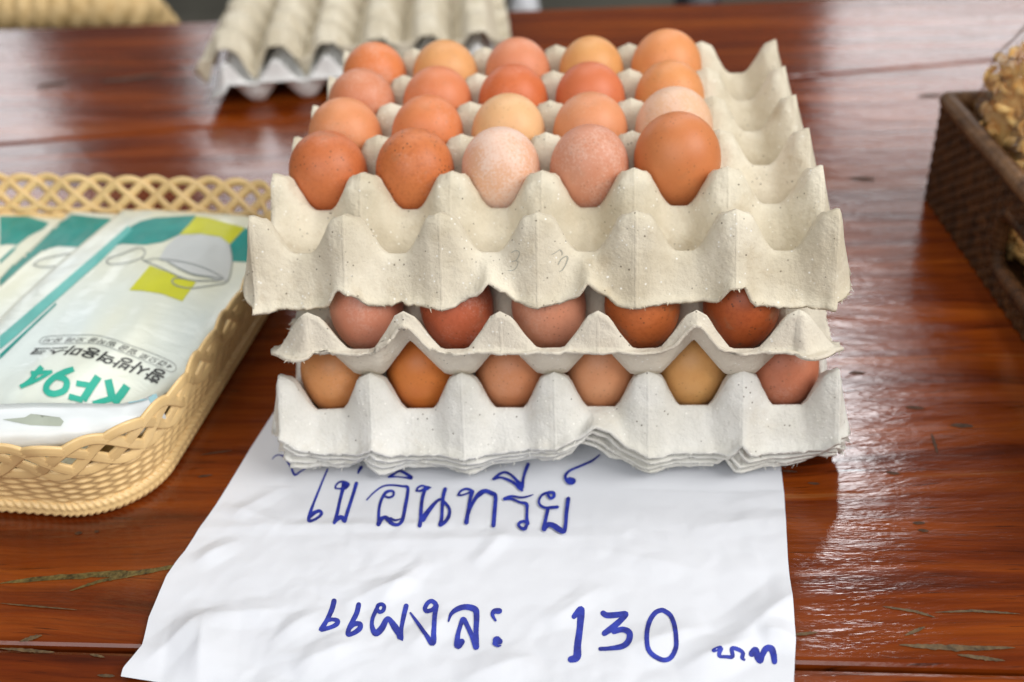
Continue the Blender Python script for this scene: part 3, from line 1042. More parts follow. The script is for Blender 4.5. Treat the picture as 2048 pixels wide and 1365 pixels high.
line2a = [[(235, 112, 52), (215, 190, 50), (170, 290, 46), (122, 370, 48), (112, 388, 50), (190, 372, 42), (258, 340, 46), (268, 305, 46), (220, 292, 38), (165, 302, 42)],
          [(475, 147, 50), (455, 230, 50), (415, 310, 48), (382, 380, 46), (372, 438, 46), (430, 423, 46), (485, 380, 52), (488, 337, 46), (430, 337, 52), (392, 370, 46)],
          [(655, 180, 38), (668, 152, 38), (700, 143, 38), (724, 165, 38), (714, 205, 38), (680, 220, 38), (657, 195, 38)],
          [(650, 195, 42), (612, 280, 38), (606, 360, 44), (640, 428, 62), (700, 380, 62), (742, 300, 52), (772, 290, 46), (830, 370, 68), (878, 445, 64), (882, 488, 60), (892, 380, 42), (912, 270, 46), (938, 162, 48)],
          [(1132, 210, 44), (1122, 180, 42), (1150, 132, 42), (1190, 114, 42), (1228, 150, 46), (1200, 195, 42), (1150, 213, 42)],
          [(1235, 160, 46), (1217, 260, 46), (1207, 400, 48), (1195, 522, 62), (1130, 440, 40), (1060, 340, 36), (980, 230, 18)],
          [(1350, 310, 18), (1377, 240, 36), (1440, 192, 52), (1520, 172, 56), (1608, 195, 62), (1625, 260, 56), (1620, 400, 52), (1620, 560, 64)],
          [(1618, 560, 58), (1582, 460, 48), (1532, 350, 46), (1495, 292, 48), (1465, 360, 42), (1442, 450, 46), (1440, 550, 68), (1480, 512, 60)],
          [(1845, 212, 58), (1800, 215, 52), (1780, 250, 36), (1810, 305, 22)],
          [(1825, 500, 84), (1848, 510, 64)], [(1800, 530, 42), (1830, 555, 24), (1860, 552, 14)]]
line2b = [[(125, 195, 46), (180, 132, 58), (187, 165, 66), (177, 300, 58), (157, 450, 64), (150, 555, 72), (98, 578, 60)],
          [(385, 167, 50), (420, 185, 54), (500, 182, 54), (588, 172, 46), (540, 230, 52), (460, 300, 58), (397, 345, 52)],
          [(482, 330, 50), (560, 312, 52), (618, 342, 56), (613, 410, 56), (560, 460, 52), (450, 480, 40), (360, 485, 36)],
          [(900, 140, 42), (850, 162, 44), (802, 230, 44), (776, 330, 42), (776, 440, 42), (800, 510, 44), (860, 560, 44), (930, 584, 44), (990, 558, 44), (1030, 480, 44), (1034, 400, 42), (1020, 280, 42), (985, 190, 42), (930, 147, 42), (900, 140, 42)],
          [(1370, 497, 38), (1430, 476, 42), (1418, 520, 38), (1422, 548, 32), (1480, 553, 32), (1535, 550, 38), (1530, 480, 38), (1590, 490, 38), (1628, 520, 36), (1622, 560, 38), (1642, 582, 20)],
          [(1710, 525, 62), (1740, 492, 58), (1760, 560, 58), (1785, 592, 50), (1800, 540, 52), (1835, 482, 58), (1880, 482, 64), (1900, 530, 58), (1910, 598, 50)]]
writing('handwriting', [(530, 890, 6.206, line1a), (840, 910, 5.251, line1b)], PAPER_BVH, M['ink'], paper, 0.00016)
writing('handwriting', [(620, 1180, 4.876, line2a)], PAPER_BVH, M['ink'], paper, 0.00016)
writing('handwriting', [(1120, 1190, 4.452, line2b[:4])], PAPER_BVH, M['ink'], paper, 0.00016)
writing('handwriting', [(1120, 1190, 4.452, line2b[4:])], PAPER_BVH, M['ink'], paper, 0.00016)

# pencilled numerals on the front of the top tray
TB = bvh_of(T_top)
pen1 = [[(595, 240, 15), (650, 207, 16), (715, 207, 18), (740, 250, 16), (715, 330, 14), (670, 385, 14), (605, 405, 20)], [(670, 385, 16), (710, 410, 16), (700, 480, 16), (650, 550, 16), (590, 572, 15), (520, 570, 12)]]
pen2 = [[(1340, 270, 14), (1400, 240, 14), (1480, 187, 16), (1525, 230, 15), (1520, 290, 14)], [(1455, 450, 22), (1510, 360, 22), (1600, 305, 20), (1630, 350, 22), (1590, 460, 20), (1530, 560, 18), (1470, 590, 16)]]
writing('pencil_mark', [(960, 480, 9.309, pen1)], TB, M['pencil'], T_top, 0.0003)
writing('pencil_mark', [(960, 480, 9.309, pen2)], TB, M['pencil'], T_top, 0.0003)


# ------------------------------------------------------------------ woven plastic basket on the left
def rrect_path(hx, hy, r):
    """list of straight and corner pieces; returns function s -> (x, y, nx, ny) and total length"""
    segs = [((hx, -(hy - r)), (hx, hy - r)), None, ((hx - r, hy), (-(hx - r), hy)), None, ((-hx, hy - r), (-hx, -(hy - r))), None, ((-(hx - r), -hy), (hx - r, -hy)), None]
    cs = [(hx - r, hy - r, 0), (-(hx - r), hy - r, 90), (-(hx - r), -(hy - r), 180), (hx - r, -(hy - r), 270)]
    L = []
    for i, sg in enumerate(segs):
        L.append(math.pi / 2 * r if sg is None else math.dist(*sg))
    tot = sum(L)

    def f(s):
        s %= tot
        for i, sg in enumerate(segs):
            if s <= L[i] or i == 7:
                t = s / L[i]
                if sg:
                    (a, b), (c, d) = sg
                    dx, dy = (c - a) / L[i], (d - b) / L[i]
                    return a + (c - a) * t, b + (d - b) * t, dy, -dx
                cx, cy, a0 = cs[i // 2]
                an = math.radians(a0 + 90 * t)
                return cx + r * math.cos(an), cy + r * math.sin(an), math.cos(an), math.sin(an)
            s -= L[i]
    return f, tot


BK_HX, BK_HY, BK_R = 0.148, 0.152, 0.062
BK_C = Vector((-0.331, 0.0735, 0.0))
BK_RZ = math.radians(-4.5)
basket = empty('woven_basket', BK_C, BK_RZ)
tag(basket, 'straw coloured plastic basket with open lattice rim, left of the egg trays, holding mask pouches', 'basket')
path, PLEN = rrect_path(BK_HX, BK_HY, BK_R)
Z_BODY, Z_RIM = 0.036, 0.066


def wall_in(z):
    return -0.023 * max(0.0, 1 - z / Z_RIM)


# woven wall
NS = 760
rows_n = 78
vs = []
stake = PLEN / round(PLEN / 0.0110)
for j in range(rows_n):
    z = 0.006 + (Z_BODY - 0.006) * j / (rows_n - 1)
    rowi = int((z - 0.006) / 0.0027)
    fr = ((z - 0.006) / 0.0027) % 1
    for i in range(NS):
        s = PLEN * i / NS
        x, y, nx, ny = path(s)
        ph = math.pi * s / stake + math.pi * rowi
        dsp = (0.00075 * math.sin(ph) + 0.0003) * math.sin(math.pi * fr) ** 0.7
        o_ = wall_in(z) + dsp
        vs.append((x + nx * o_, y + ny * o_, z))
body = mk('woven_wall', vs, grid_faces(NS, rows_n, True), M['basket'], basket)
md = body.modifiers.new('wall thickness', 'SOLIDIFY')
md.thickness = 0.002
md.offset = -1
# base
NSB = 200
vs = [(0, 0, 0.003)]
for i in range(NSB):
    x, y, nx, ny = path(PLEN * i / NSB)
    o_ = wall_in(0.003) - 0.003
    vs.append((x + nx * o_, y + ny * o_, 0.003))
base = mk('basket_base', vs, [(0, 1 + i, 1 + (i + 1) % NSB) for i in range(NSB)], M['basket'], basket, smooth=False)
# braided foot: two rows of slanting strands
vs = []
NF = 1500
nr = 15
for j in range(nr):
    a = -0.55 * math.pi + 1.1 * math.pi * j / (nr - 1)
    for i in range(NF):
        s = PLEN * i / NF
        x, y, nx, ny = path(s)
        q = j / (nr - 1)
        vv = abs(q - 0.5) * 2
        ph = (s / 0.0052 + vv * 1.4) * 2 * math.pi
        rr = 0.0042 + 0.00045 * math.sin(ph) * min(1, 4 * vv + 0.2) - 0.0011 * math.exp(-(vv / 0.10) ** 2)
        o_ = wall_in(0.005) + 0.0005 + rr * math.cos(a)
        vs.append((x + nx * o_, y + ny * o_, 0.0058 + rr * 1.25 * math.sin(a)))
mk('braided_foot', vs, grid_faces(NF, nr, True), M['basket'], basket)
# lattice rim: four interlacing grooved strands
n_per = 4 * round(PLEN / 0.0212 / 4)
per = PLEN / n_per * 4


def strand(phase):
    vs, NSS = [], 900
    prof = [(-1, -0.35), (-0.9, 0.35), (-0.62, 0.75), (-0.34, 0.5), (0, 0.95), (0.34, 0.5), (0.62, 0.75), (0.9, 0.35), (1, -0.35), (0.0, -0.6)]
    np_ = len(prof)
    for i in range(NSS):
        s = PLEN * i / NSS
        an = 2 * math.pi * s / per + phase
        zc = 0.0495 + 0.0118 * math.sin(an)
        dz = 0.0118 * math.cos(an) * 2 * math.pi / per
        L = math.hypot(1, dz)
        ts, tz = 1 / L, dz / L
        x, y, nx, ny = path(s)
        wave = 0.0011 * math.sin(2 * an + phase * 2 + 0.8)
        for (a, b) in prof:
            h = 0.0032 * a
            o_ = wall_in(zc) + wave + 0.0016 * b
            ss = -tz * h
            tx_, ty_ = -ny, nx
            vs.append((x + nx * o_ + tx_ * ss, y + ny * o_ + ty_ * ss, zc + ts * h))
    f = []
    for i in range(NSS):
        i2 = (i + 1) % NSS
        for k_ in range(np_):
            k2 = (k_ + 1) % np_
            f.append((i * np_ + k_, i * np_ + k2, i2 * np_ + k2, i2 * np_ + k_))
    o = mk('lattice_strand', vs, f, M['basket'], basket)
    return o


for q in range(4):
    strand(q * math.pi / 2)


# ------------------------------------------------------------------ mask pouches
def pouch(A, dirv, wid, length, zf, thick, seed, label):
    v = Vector(dirv).normalized()
    u = Vector((v.y, -v.x))
    nu, nv_ = 44, 66
    top, bot = [], []
    for j in range(nv_):
        b = j / (nv_ - 1)
        for i in range(nu):
            a = i / (nu - 1)
            p = Vector(A) + u * (wid * a * (1 - 0.26 * max(0.0, 1 - b / 0.30))) + v * (length * b)
            t = thick * (max(0.0, math.sin(math.pi * a)) ** 0.42) * (max(0.0, math.sin(math.pi * b)) ** 0.36)
            wr = 0.0012 * noise.noise(Vector((a * 7 + seed, b * 4, 1))) + 0.0006 * noise.noise(Vector((a * 16 + seed + (b * 3), b * 12, 3)))
            z = zf(a, b)
            top.append((p.x, p.y, z + t * 0.65 + wr * (0.3 + t / thick)))
            bot.append((p.x, p.y, z - t * 0.35 - 0.0003))
    n = len(top)
    f = grid_faces(nu, nv_)
    f2 = [tuple(q + n for q in reversed(x)) for x in f]
    rim = []
    border = [i for i in range(nu)] + [nu * (j + 1) - 1 for j in range(1, nv_)] + [nu * (nv_ - 1) + i for i in range(nu - 2, -1, -1)] + [nu * j for j in range(nv_ - 2, 0, -1)]
    for q in range(len(border)):
        a, b = border[q], border[(q + 1) % len(border)]
        rim.append((a, a + n, b + n, b))
    o = mk('mask_pouch', top + bot, f + f2 + rim, M['film_white'])
    tag(o, label, 'mask pouch', 'face mask pouches in the straw coloured basket')
    return o


def zf1(a, b):
    z = 0.041 + 0.004 * math.sin(math.pi * b) + 0.004 * b
    z -= 0.008 * max(0, a - 0.72) / 0.28
    z -= 0.010 * max(0, 0.12 - b) / 0.12
    return z


p3 = pouch((-0.432, -0.040), (0.035, 1), 0.130, 0.262, lambda a, b: 0.0205 + 0.010 * (1 - a) + 0.004 * b, 0.014, 3.0,
           'white and teal mask pouch at the far left, lowest of the three in the basket')
p2 = pouch((-0.3860, -0.043), (0.095, 1), 0.130, 0.262, lambda a, b: 0.0275 + 0.008 * (1 - a) + 0.003 * b, 0.016, 11.0,
           'white and teal mask pouch mostly covered by the printed front pouch')
p1 = pouch((-0.3525, -0.043), (0.150, 1), 0.139, 0.252, zf1, 0.016, 19.0,
           'top mask pouch with upside-down green and black lettering and a lime square')
bpy.context.view_layer.update()


def decal(name, poly, ox, oy, s, obj, bvh, mat, off, step=7.0):
    P = [(ox + x / s, oy + y / s) for x, y in poly]
    bm = bmesh.new()
    vs = [bm.verts.new((x, y, 0)) for x, y in P]
    bm.faces.new(vs)
    return finish_decal(name, bm, obj, bvh, mat, off, step)


def finish_decal(name, bm, obj, bvh, mat, off, step=7.0):
    xs = [v.co.x for v in bm.verts]
    ys = [v.co.y for v in bm.verts]
    bmesh.ops.triangulate(bm, faces=bm.faces[:])
    for (lo, hi, ax) in ((min(xs), max(xs), 0), (min(ys), max(ys), 1)):
        n = int((hi - lo) / step)
        for i in range(1, n + 1):
            co = [0, 0, 0]
            co[ax] = lo + (hi - lo) * i / (n + 1)
            no = [0, 0, 0]
            no[ax] = 1
            bmesh.ops.bisect_plane(bm, geom=bm.verts[:] + bm.edges[:] + bm.faces[:], plane_co=co, plane_no=no)
    dead = []
    inv_ = obj.matrix_world.inverted()
    for v in bm.verts:
        h = hit(bvh, v.co.x, v.co.y, off)
        if h is None:
            dead.append(v)
        else:
            v.co = inv_ @ h
    if dead:
        bmesh.ops.delete(bm, geom=dead, context='VERTS')
    bm.normal_update()
    d = Vector(CAM)
    for f in bm.faces:
        if f.normal.dot(obj.matrix_world @ f.calc_center_median() - d) > 0:
            f.normal_flip()
    return from_bm(name, bm, mat, obj, smooth=False)


B1, B2, B3 = bvh_of(p1), bvh_of(p2), bvh_of(p3)
q5 = (0, 340, 3.1017)
q2 = (0, 410, 6.5)
decal('teal_band', [(815, 352), (870, 322), (960, 300), (1210, 285), (1215, 300), (1110, 405), (1010, 450), (900, 468), (760, 460), (690, 478)], *q5, p1, B1, M['film_teal'], 0.0003)
decal('lime_patch', [(1216, 290), (1290, 300), (1515, 360), (1512, 372), (1425, 463), (1370, 418), (1240, 398), (1114, 405)], *q5, p1, B1, M['film_yellow'], 0.0003)
decal('teal_band', [(1518, 365), (1640, 400), (1560, 575), (1442, 570), (1428, 465)], *q5, p1, B1, M['film_teal'], 0.0003)
decal('mask_picture', [(1110, 407), (1240, 401), (1368, 421), (1423, 467), (1438, 572), (1408, 692), (1330, 684), (1180, 640), (1030, 572), (985, 560), (1030, 480)], *q5, p1, B1, M['film_grey'], 0.00036)
decal('lime_patch', [(930, 596), (1080, 652), (1215, 700), (1130, 818), (1000, 770), (880, 752), (802, 748)], *q5, p1, B1, M['film_yellow'], 0.0003)
decal('edge_stripe', [(795, 350), (700, 432), (600, 520), (300, 778), (100, 950), (0, 1035), (0, 1118), (100, 1035), (300, 855), (600, 592), (690, 505), (820, 375)], *q5, p1, B1, M['film_aqua'], 0.0004)
decal('edge_stripe', [(345, 830), (352, 838), (180, 1000), (0, 1178), (0, 1148), (160, 1000)], *q5, p1, B1, M['film_teal'], 0.00036)
bpy.context.view_layer.update()


def decal_lines(name, strokes, o_, obj, bvh, mat, off, butt=False):
    return writing(name, [(*o_, strokes)], bvh, mat, obj, off, 1.0, butt)


decal_lines('mask_outline', [[(1040, 572, 6), (1120, 620, 9), (1200, 652, 11), (1300, 668, 10), (1385, 680, 7)], [(895, 568, 6), (1000, 612, 6), (1110, 665, 7), (1200, 690, 8), (1365, 690, 6)],
                             [(1425, 467, 5), (1440, 570, 5), (1412, 690, 6), (1310, 720, 6), (1180, 738, 6), (1100, 725, 8), (1068, 700, 8), (1090, 675, 8), (1170, 685, 7)],
                             [(1030, 560, 4), (1130, 575, 5), (1260, 610, 5), (1380, 670, 5)],
                             [(662, 578, 7), (680, 552, 6), (760, 525, 5), (855, 488, 5), (898, 505, 6), (885, 545, 6), (800, 578, 5), (690, 590, 5), (662, 578, 6)], [(880, 550, 5), (900, 568, 5), (960, 555, 4), (1030, 562, 4)]],
            q5, p1, B1, M['film_line'], 0.0005)
decal('teal_band', [(930, 130), (1690, 215), (1690, 330), (1560, 425), (1400, 520), (1200, 547), (1080, 557), (900, 547), (750, 542), (640, 570), (570, 602), (540, 585), (700, 280), (860, 190)], *q2, p2, B2, M['film_teal'], 0.0003, 5)
decal('lime_patch', [(1560, 318), (1650, 325), (1560, 425), (1440, 512), (1375, 515)], *q2, p2, B2, M['film_yellow'], 0.00045, 5)
decal('edge_stripe', [(720, 215), (640, 270), (300, 640), (0, 980), (0, 1065), (340, 760), (560, 588), (700, 330)], *q2, p2, B2, M['film_teal'], 0.00036, 5)
decal('teal_band', [(0, 60), (240, 120), (640, 240), (560, 320), (380, 410), (225, 525), (100, 515), (0, 532)], *q2, p3, B3, M['film_teal'], 0.0003, 5)
decal('edge_stripe', [(230, 525), (180, 605), (0, 775), (0, 725), (120, 610)], *q2, p3, B3, M['film_teal'], 0.0004, 5)
bpy.context.view_layer.update()
decal_lines('mask_outline', [[(440, 785, 14), (520, 720, 12), (700, 680, 12), (900, 640, 14), (945, 680, 12), (900, 760, 12), (760, 800, 12), (560, 815, 12), (440, 790, 14)], [(860, 780, 12), (1000, 830, 12)]], q2, p2, B2, M['film_line'], 0.0005)


def text_bm(body, bold=0.0):
    cu = bpy.data.curves.new('lettering_source', 'FONT')
    cu.body = body
    cu.resolution_u = 3
    cu.offset = bold
    o = bpy.data.objects.new('lettering_source', cu)
    C.objects.link(o)
    bpy.context.view_layer.update()
    me = o.evaluated_get(bpy.context.evaluated_depsgraph_get()).to_mesh()
    bm = bmesh.new()
    bm.from_mesh(me)
    bpy.data.objects.remove(o)
    bpy.data.curves.remove(cu)
    xs = [v.co.x for v in bm.verts]
    ys = [v.co.y for v in bm.verts]
    x0, x1, y0, y1 = min(xs), max(xs), min(ys), max(ys)
    for v in bm.verts:
        v.co = Vector(((v.co.x - x0) / (x1 - x0), (v.co.y - y0) / (y1 - y0), 0))
    return bm


def pl_at(P, t):
    L = [0]
    for a, b in zip(P, P[1:]):
        L.append(L[-1] + math.dist(a, b))
    d = t * L[-1]
    for i in range(len(P) - 1):
        if d <= L[i + 1] or i == len(P) - 2:
            q = (d - L[i]) / (L[i + 1] - L[i])
            return P[i][0] + (P[i + 1][0] - P[i][0]) * q, P[i][1] + (P[i + 1][1] - P[i][1]) * q


def lettering(body, base_line, cap_line, o_, obj, bvh, mat, off, bold=0.0):
    bm = text_bm(body, bold)
    # refine along x so that it can bend
    for i in range(1, 40):
        bmesh.ops.bisect_plane(bm, geom=bm.verts[:] + bm.edges[:] + bm.faces[:], plane_co=(i / 40, 0, 0), plane_no=(1, 0, 0))
    ox, oy, s = o_
    for v in bm.verts:
        a, b = pl_at(base_line, v.co.x), pl_at(cap_line, v.co.x)
        v.co = Vector((ox + (a[0] + (b[0] - a[0]) * v.co.y) / s, oy + (a[1] + (b[1] - a[1]) * v.co.y) / s, 0))
    return finish_decal('lettering', bm, obj, bvh, mat, off, 9.0)


q1 = (40, 640, 6.024)
# big letters drawn as bold strokes
decal_lines('lettering', [
    [(1290, 800, 98), (1220, 900, 98), (1130, 1010, 98)], [(1062, 725, 90), (1085, 830, 92), (1110, 940, 90)], [(1120, 950, 76), (990, 985, 70), (880, 1015, 60)],
    [(945, 690, 92), (850, 830, 92), (760, 975, 92)], [(870, 800, 64), (680, 770, 70)], [(760, 975, 70), (590, 930, 72)],
    [(650, 600, 64), (540, 640, 74), (420, 700, 72), (330, 790, 74), (330, 870, 76), (420, 900, 76), (530, 860, 76), (568, 780, 74), (540, 720, 70), (450, 700, 66)],
    [(270, 575, 66), (205, 645, 66), (160, 705, 60)], [(135, 652, 54), (260, 645, 48), (390, 632, 34)], [(390, 632, 34), (200, 740, 40), (20, 815, 44)], [(175, 690, 50), (90, 770, 50), (10, 820, 50)]],
    q1, p1, B1, M['film_green'], 0.0004, True)
lettering('황사방역용마스크', [(1800, 640), (1500, 525), (1270, 455), (1080, 400), (840, 325), (620, 318), (440, 330), (200, 335)],
          [(1640, 790), (1370, 655), (1160, 590), (930, 500), (730, 450), (540, 430), (330, 425), (85, 430)], q1, p1, B1, M['film_black'], 0.0004, 0.022)
lettering('4겹으로 얼굴 밀착을 오래 유지', [(1860, 560), (1690, 480), (1500, 410), (1290, 320), (1100, 260), (900, 222), (600, 215), (330, 230)],
          [(1790, 600), (1650, 545), (1460, 470), (1220, 375), (1040, 305), (860, 275), (570, 275), (270, 275)], q1, p1, B1, M['film_black'], 0.0004)
bpy.context.view_layer.update()
decal_lines('pill_outline', [[(235, 268, 7), (290, 218, 7), (420, 200, 7), (650, 192, 7), (900, 192, 7), (1100, 235, 7), (1300, 305, 7), (1500, 375, 7), (1700, 455, 7), (1840, 525, 7), (1880, 580, 7), (1850, 625, 7),
                              (1780, 620, 7), (1640, 560, 7), (1440, 475, 7), (1200, 385, 7), (1020, 318, 7), (860, 290, 7), (600, 292, 7), (380, 292, 7), (270, 295, 7), (235, 268, 7)]], q1, p1, B1, M['film_line'], 0.0005)

# header flap of the front pouch, folded back over its near end
FL_FAR = [(-60, 812), (60, 806), (160, 807), (240, 808), (280, 800), (313, 787)]
FL_NEAR = [(-60, 905), (60, 900), (160, 893), (240, 884), (290, 868), (335, 842)]
rows = []
for k_ in range(9):
    t = k_ / 8
    row = []
    for i in range(41):
        s = i / 40
        a, b = pl_at(FL_FAR, s), pl_at(FL_NEAR, s)
        zz = 0.0560 + 0.0035 * math.sin(math.pi * t) - 0.010 * t * t - 0.004 * max(0, s - 0.8) / 0.2 + 0.0006 * noise.noise(Vector((s * 9, t * 3, 2)))
        row.append(on_plane(a[0] + (b[0] - a[0]) * t, a[1] + (b[1] - a[1]) * t, zz))
    rows.append(row)
fv = [p for r in rows for p in r]
flap = mk('header_flap', fv, [tuple(reversed(f)) for f in grid_faces(41, 9)], M['film_flap'], p1)
md = flap.modifiers.new('film thickness', 'SOLIDIFY')
md.thickness = 0.0003
md.offset = -1
FB = bvh_of(flap)
decal('hang_hole', [(5, 840), (50, 836), (62, 829), (72, 830), (78, 837), (120, 836), (128, 844), (122, 853), (60, 851)], 0, 0, 1.0, flap, FB, M['film_hole'], 0.0003, 6)
decal('blue_edge', [(313, 789), (240, 807), (243, 811), (298, 800), (315, 832), (327, 828)], 0, 0, 1.0, flap, FB, M['film_blue'], 0.0003, 6)

# ------------------------------------------------------------------ dark rattan basket with snacks on the right
RB_RZ = math.radians(4.3)
rb = empty('rattan_basket', (0.277, 0.297, 0), RB_RZ)
tag(rb, 'dark brown rattan basket with a handle opening, at the right edge, holding snack bags', 'basket')
RBW, RBL, RBH = 0.30, 0.44, 0.080


def rib_panel(quads, mat, name):
    """a wall panel made of fine upright ribs woven over rows: (origin, along, up) sheets with displaced surface"""
    vs, fs = [], []
    for (o_, al, up, nrm, la, hu) in quads:
        na, nh = max(3, int(la / 0.0011)), max(3, int(hu / 0.0022))
        b0 = len(vs)
        for j in range(nh + 1):
            for i in range(na + 1):
                a, h = la * i / na, hu * j / nh
                P = Vector(o_) + Vector(al) * a + Vector(up) * h
                q = P.dot(Vector(al)) / 0.0064
                hh = P.z / 0.0088
                col_ = math.floor(q)
                d = 0.0021 * abs(math.sin(math.pi * q)) ** 0.7 * (0.5 + 0.5 * math.sin(2 * math.pi * hh + math.pi * (col_ % 2)))
                d += 0.0006 * noise.noise(Vector((P.x * 60, P.y * 60, P.z * 60)))
                vs.append(P + Vector(nrm) * d)
        for j in range(nh):
            for i in range(na):
                a = b0 + j * (na + 1) + i
                fs.append((a, a + 1, a + na + 2, a + na + 1))
    return mk(name, vs, fs, mat, rb)


S0, S1, HZ0, HZ1 = 0.128, 0.235, 0.017, 0.058
# local frame: x to the right, -y towards the viewer
Yd, Xd, Zd = (0, -1, 0), (1, 0, 0), (0, 0, 1)
for xo, nrm in ((0.0, (-1, 0, 0)), (0.006, (1, 0, 0))):
    rib_panel([((xo, 0, 0.001), Yd, Zd, nrm, S0, RBH - 0.001), ((xo, -S1, 0.001), Yd, Zd, nrm, RBL - S1, RBH - 0.001),
               ((xo, -S0, 0.001), Yd, Zd, nrm, S1 - S0, HZ0 - 0.001), ((xo, -S0, HZ1), Yd, Zd, nrm, S1 - S0, RBH - HZ1)], M['dark_rattan'], 'side_wall')
for yo, nrm in ((0.0, (0, 1, 0)), (-0.006, (0, -1, 0))):
    rib_panel([((0, yo, 0.001), Xd, Zd, nrm, RBW, RBH - 0.001)], M['dark_rattan'], 'end_wall')
rib_panel([((0, -RBL, 0.001), Xd, Zd, (0, -1, 0), RBW, RBH - 0.001)], M['dark_rattan'], 'end_wall')
rib_panel([((RBW, 0, 0.001), Yd, Zd, (1, 0, 0), RBL, RBH - 0.001)], M['dark_rattan'], 'side_wall')
mk('basket_base', [(0.002, -0.002, 0.004), (RBW, -0.002, 0.004), (RBW, -RBL, 0.004), (0.002, -RBL, 0.004)], [(0, 3, 2, 1)], M['dark_rattan'], rb, smooth=False)


def roll(name, pts, r, mat, parent, wrap=0.004, closed=True, amp=0.12, n_ang=12, step=0.0012):
    """a wrapped rattan roll along a closed polyline"""
    L = []
    m = len(pts)
    seq = []
    for i in range(m if closed else m - 1):
        a, b = Vector(pts[i]), Vector(pts[(i + 1) % m])
        n = max(2, int((b - a).length / step))
        for k_ in range(n):
            seq.append(a.lerp(b, k_ / n))
    vs = []
    N = len(seq)
    for i, p in enumerate(seq):
        pa, pb = seq[(i - 3) % N] if closed else seq[max(0, i - 3)], seq[(i + 3) % N] if closed else seq[min(N - 1, i + 3)]
        t = (pb - pa).normalized()
        up = Vector((0, 0, 1)) if abs(t.z) < 0.9 else Vector((1, 0, 0))
        s = t.cross(up).normalized()
        u = s.cross(t)
        for k_ in range(n_ang):
            an = 2 * math.pi * k_ / n_ang
            rr = r * (1 + amp * abs(math.sin(math.pi * (i * step / wrap + 0.35 * k_ / n_ang))) + 0.08 * noise.noise(p * 40))
            vs.append(p + (s * math.cos(an) + u * math.sin(an)) * rr)
    f = []
    for i in range(N if closed else N - 1):
        i2 = (i + 1) % N
        for k_ in range(n_ang):
            k2 = (k_ + 1) % n_ang
            f.append((i * n_ang + k_, i * n_ang + k2, i2 * n_ang + k2, i2 * n_ang + k_))
    return mk(name, vs, f, mat, parent)


roll('rolled_rim', [(0.003, -0.003, RBH), (RBW - 0.003, -0.003, RBH), (RBW - 0.003, -RBL + 0.003, RBH), (0.003, -RBL + 0.003, RBH)], 0.0058, M['rim_rattan'], rb)
hp = []
rr_ = 0.013
for (cy, cz, a0) in ((-S0 - rr_, HZ1 - rr_, 0), (-S0 - rr_, HZ0 + rr_, 1), (-S1 + rr_, HZ0 + rr_, 2), (-S1 + rr_, HZ1 - rr_, 3)):
    for k_ in range(6):
        an = math.pi / 2 * (1 - a0) - math.pi / 2 * k_ / 5
        hp.append((0.003, cy + rr_ * math.cos(an) if True else 0, cz + rr_ * math.sin(an)))
roll('handle_binding', hp, 0.0048, M['dark_rattan'], rb, 0.005)


def snack_bag(loc, size, rz, tilt, seed, mat, label):
    r = random.Random(seed)
    t = empty('snack_bag', loc, rz)
    t.rotation_euler = (tilt[0], tilt[1], rz)
    tag(t, label, 'snack bag', 'clear bags of fried snacks in the rattan basket')
    sx, sy, sz = size

    def shape(d, k_):
        # a plump pillow, pinched towards the top
        pz = d.z
        w_ = 1.0 - 0.45 * max(0, pz) ** 2
        e = 0.75
        return Vector((math.copysign(abs(d.x) ** e, d.x) * sx * w_, math.copysign(abs(d.y) ** e, d.y) * sy * w_, (math.copysign(abs(pz) ** e, pz) + 1) * sz)) * k_
    bm = bmesh.new()
    for n in range(420):
        d = Vector((r.gauss(0, 1), r.gauss(0, 1), r.gauss(0, 1))).normalized()
        k_ = r.uniform(0.55, 0.95) if n > 260 else r.uniform(0.86, 0.95)
        c = shape(d, 1.0)
        c = Vector((c.x * k_, c.y * k_, (c.z - sz) * k_ + sz))
        # a curled crisp strand
        rad = r.uniform(0.004, 0.008)
        th = r.uniform(0.0018, 0.0036)
        M3 = Matrix.Rotation(r.uniform(0, 6.28), 3, 'X') @ Matrix.Rotation(r.uniform(0, 6.28), 3, 'Z')
        arc = r.uniform(1.6, 4.5)
        prev = None
        for q in range(8):
            an = arc * q / 7
            cen = Vector((rad * math.cos(an), rad * math.sin(an), 0.0018 * q * 0.5))
            ring = []
            for w2 in range(6):
                b = 2 * math.pi * w2 / 6
                rr2 = th * (0.75 + 0.5 * math.sin(math.pi * (q + 0.5) / 8))
                pnt = cen + Vector((math.cos(an), math.sin(an), 0)) * rr2 * math.cos(b) + Vector((0, 0, 1)) * rr2 * math.sin(b)
                ring.append(bm.verts.new(c + M3 @ pnt))
            if prev:
                for w2 in range(6):
                    bm.faces.new((prev[w2], prev[(w2 + 1) % 6], ring[(w2 + 1) % 6], ring[w2]))
            prev = ring
    core = bmesh.ops.create_icosphere(bm, subdivisions=4, radius=1.0)
    for v in core['verts']:
        d = v.co.normalized()
        p = shape(d, 1.0)
        kk = 0.86 + 0.10 * noise.noise(p * 90 + Vector((seed, 1, 0)))
        v.co = Vector((p.x * kk, p.y * kk, (p.z - sz) * kk + sz))
    from_bm('fried_pieces', bm, mat, t)
    nu, nv_ = 48, 34
    vs = []
    for j in range(nv_ + 1):
        th = math.pi * j / nv_
        for i in range(nu):
            ph = 2 * math.pi * i / nu
            d = Vector((math.sin(th) * math.cos(ph), math.sin(th) * math.sin(ph), -math.cos(th)))
            p = shape(d, 1.0)
            p = Vector((p.x * 1.1, p.y * 1.1, (p.z - sz) * 1.08 + sz))
            p += d * (0.0035 * noise.noise(p * 70 + Vector((seed, 0, 0))) + 0.002 * noise.noise(p * 160))
            vs.append(p)
    mk('clear_film', vs, grid_faces(nu, nv_ + 1, True), M['clear'], t)
    return t


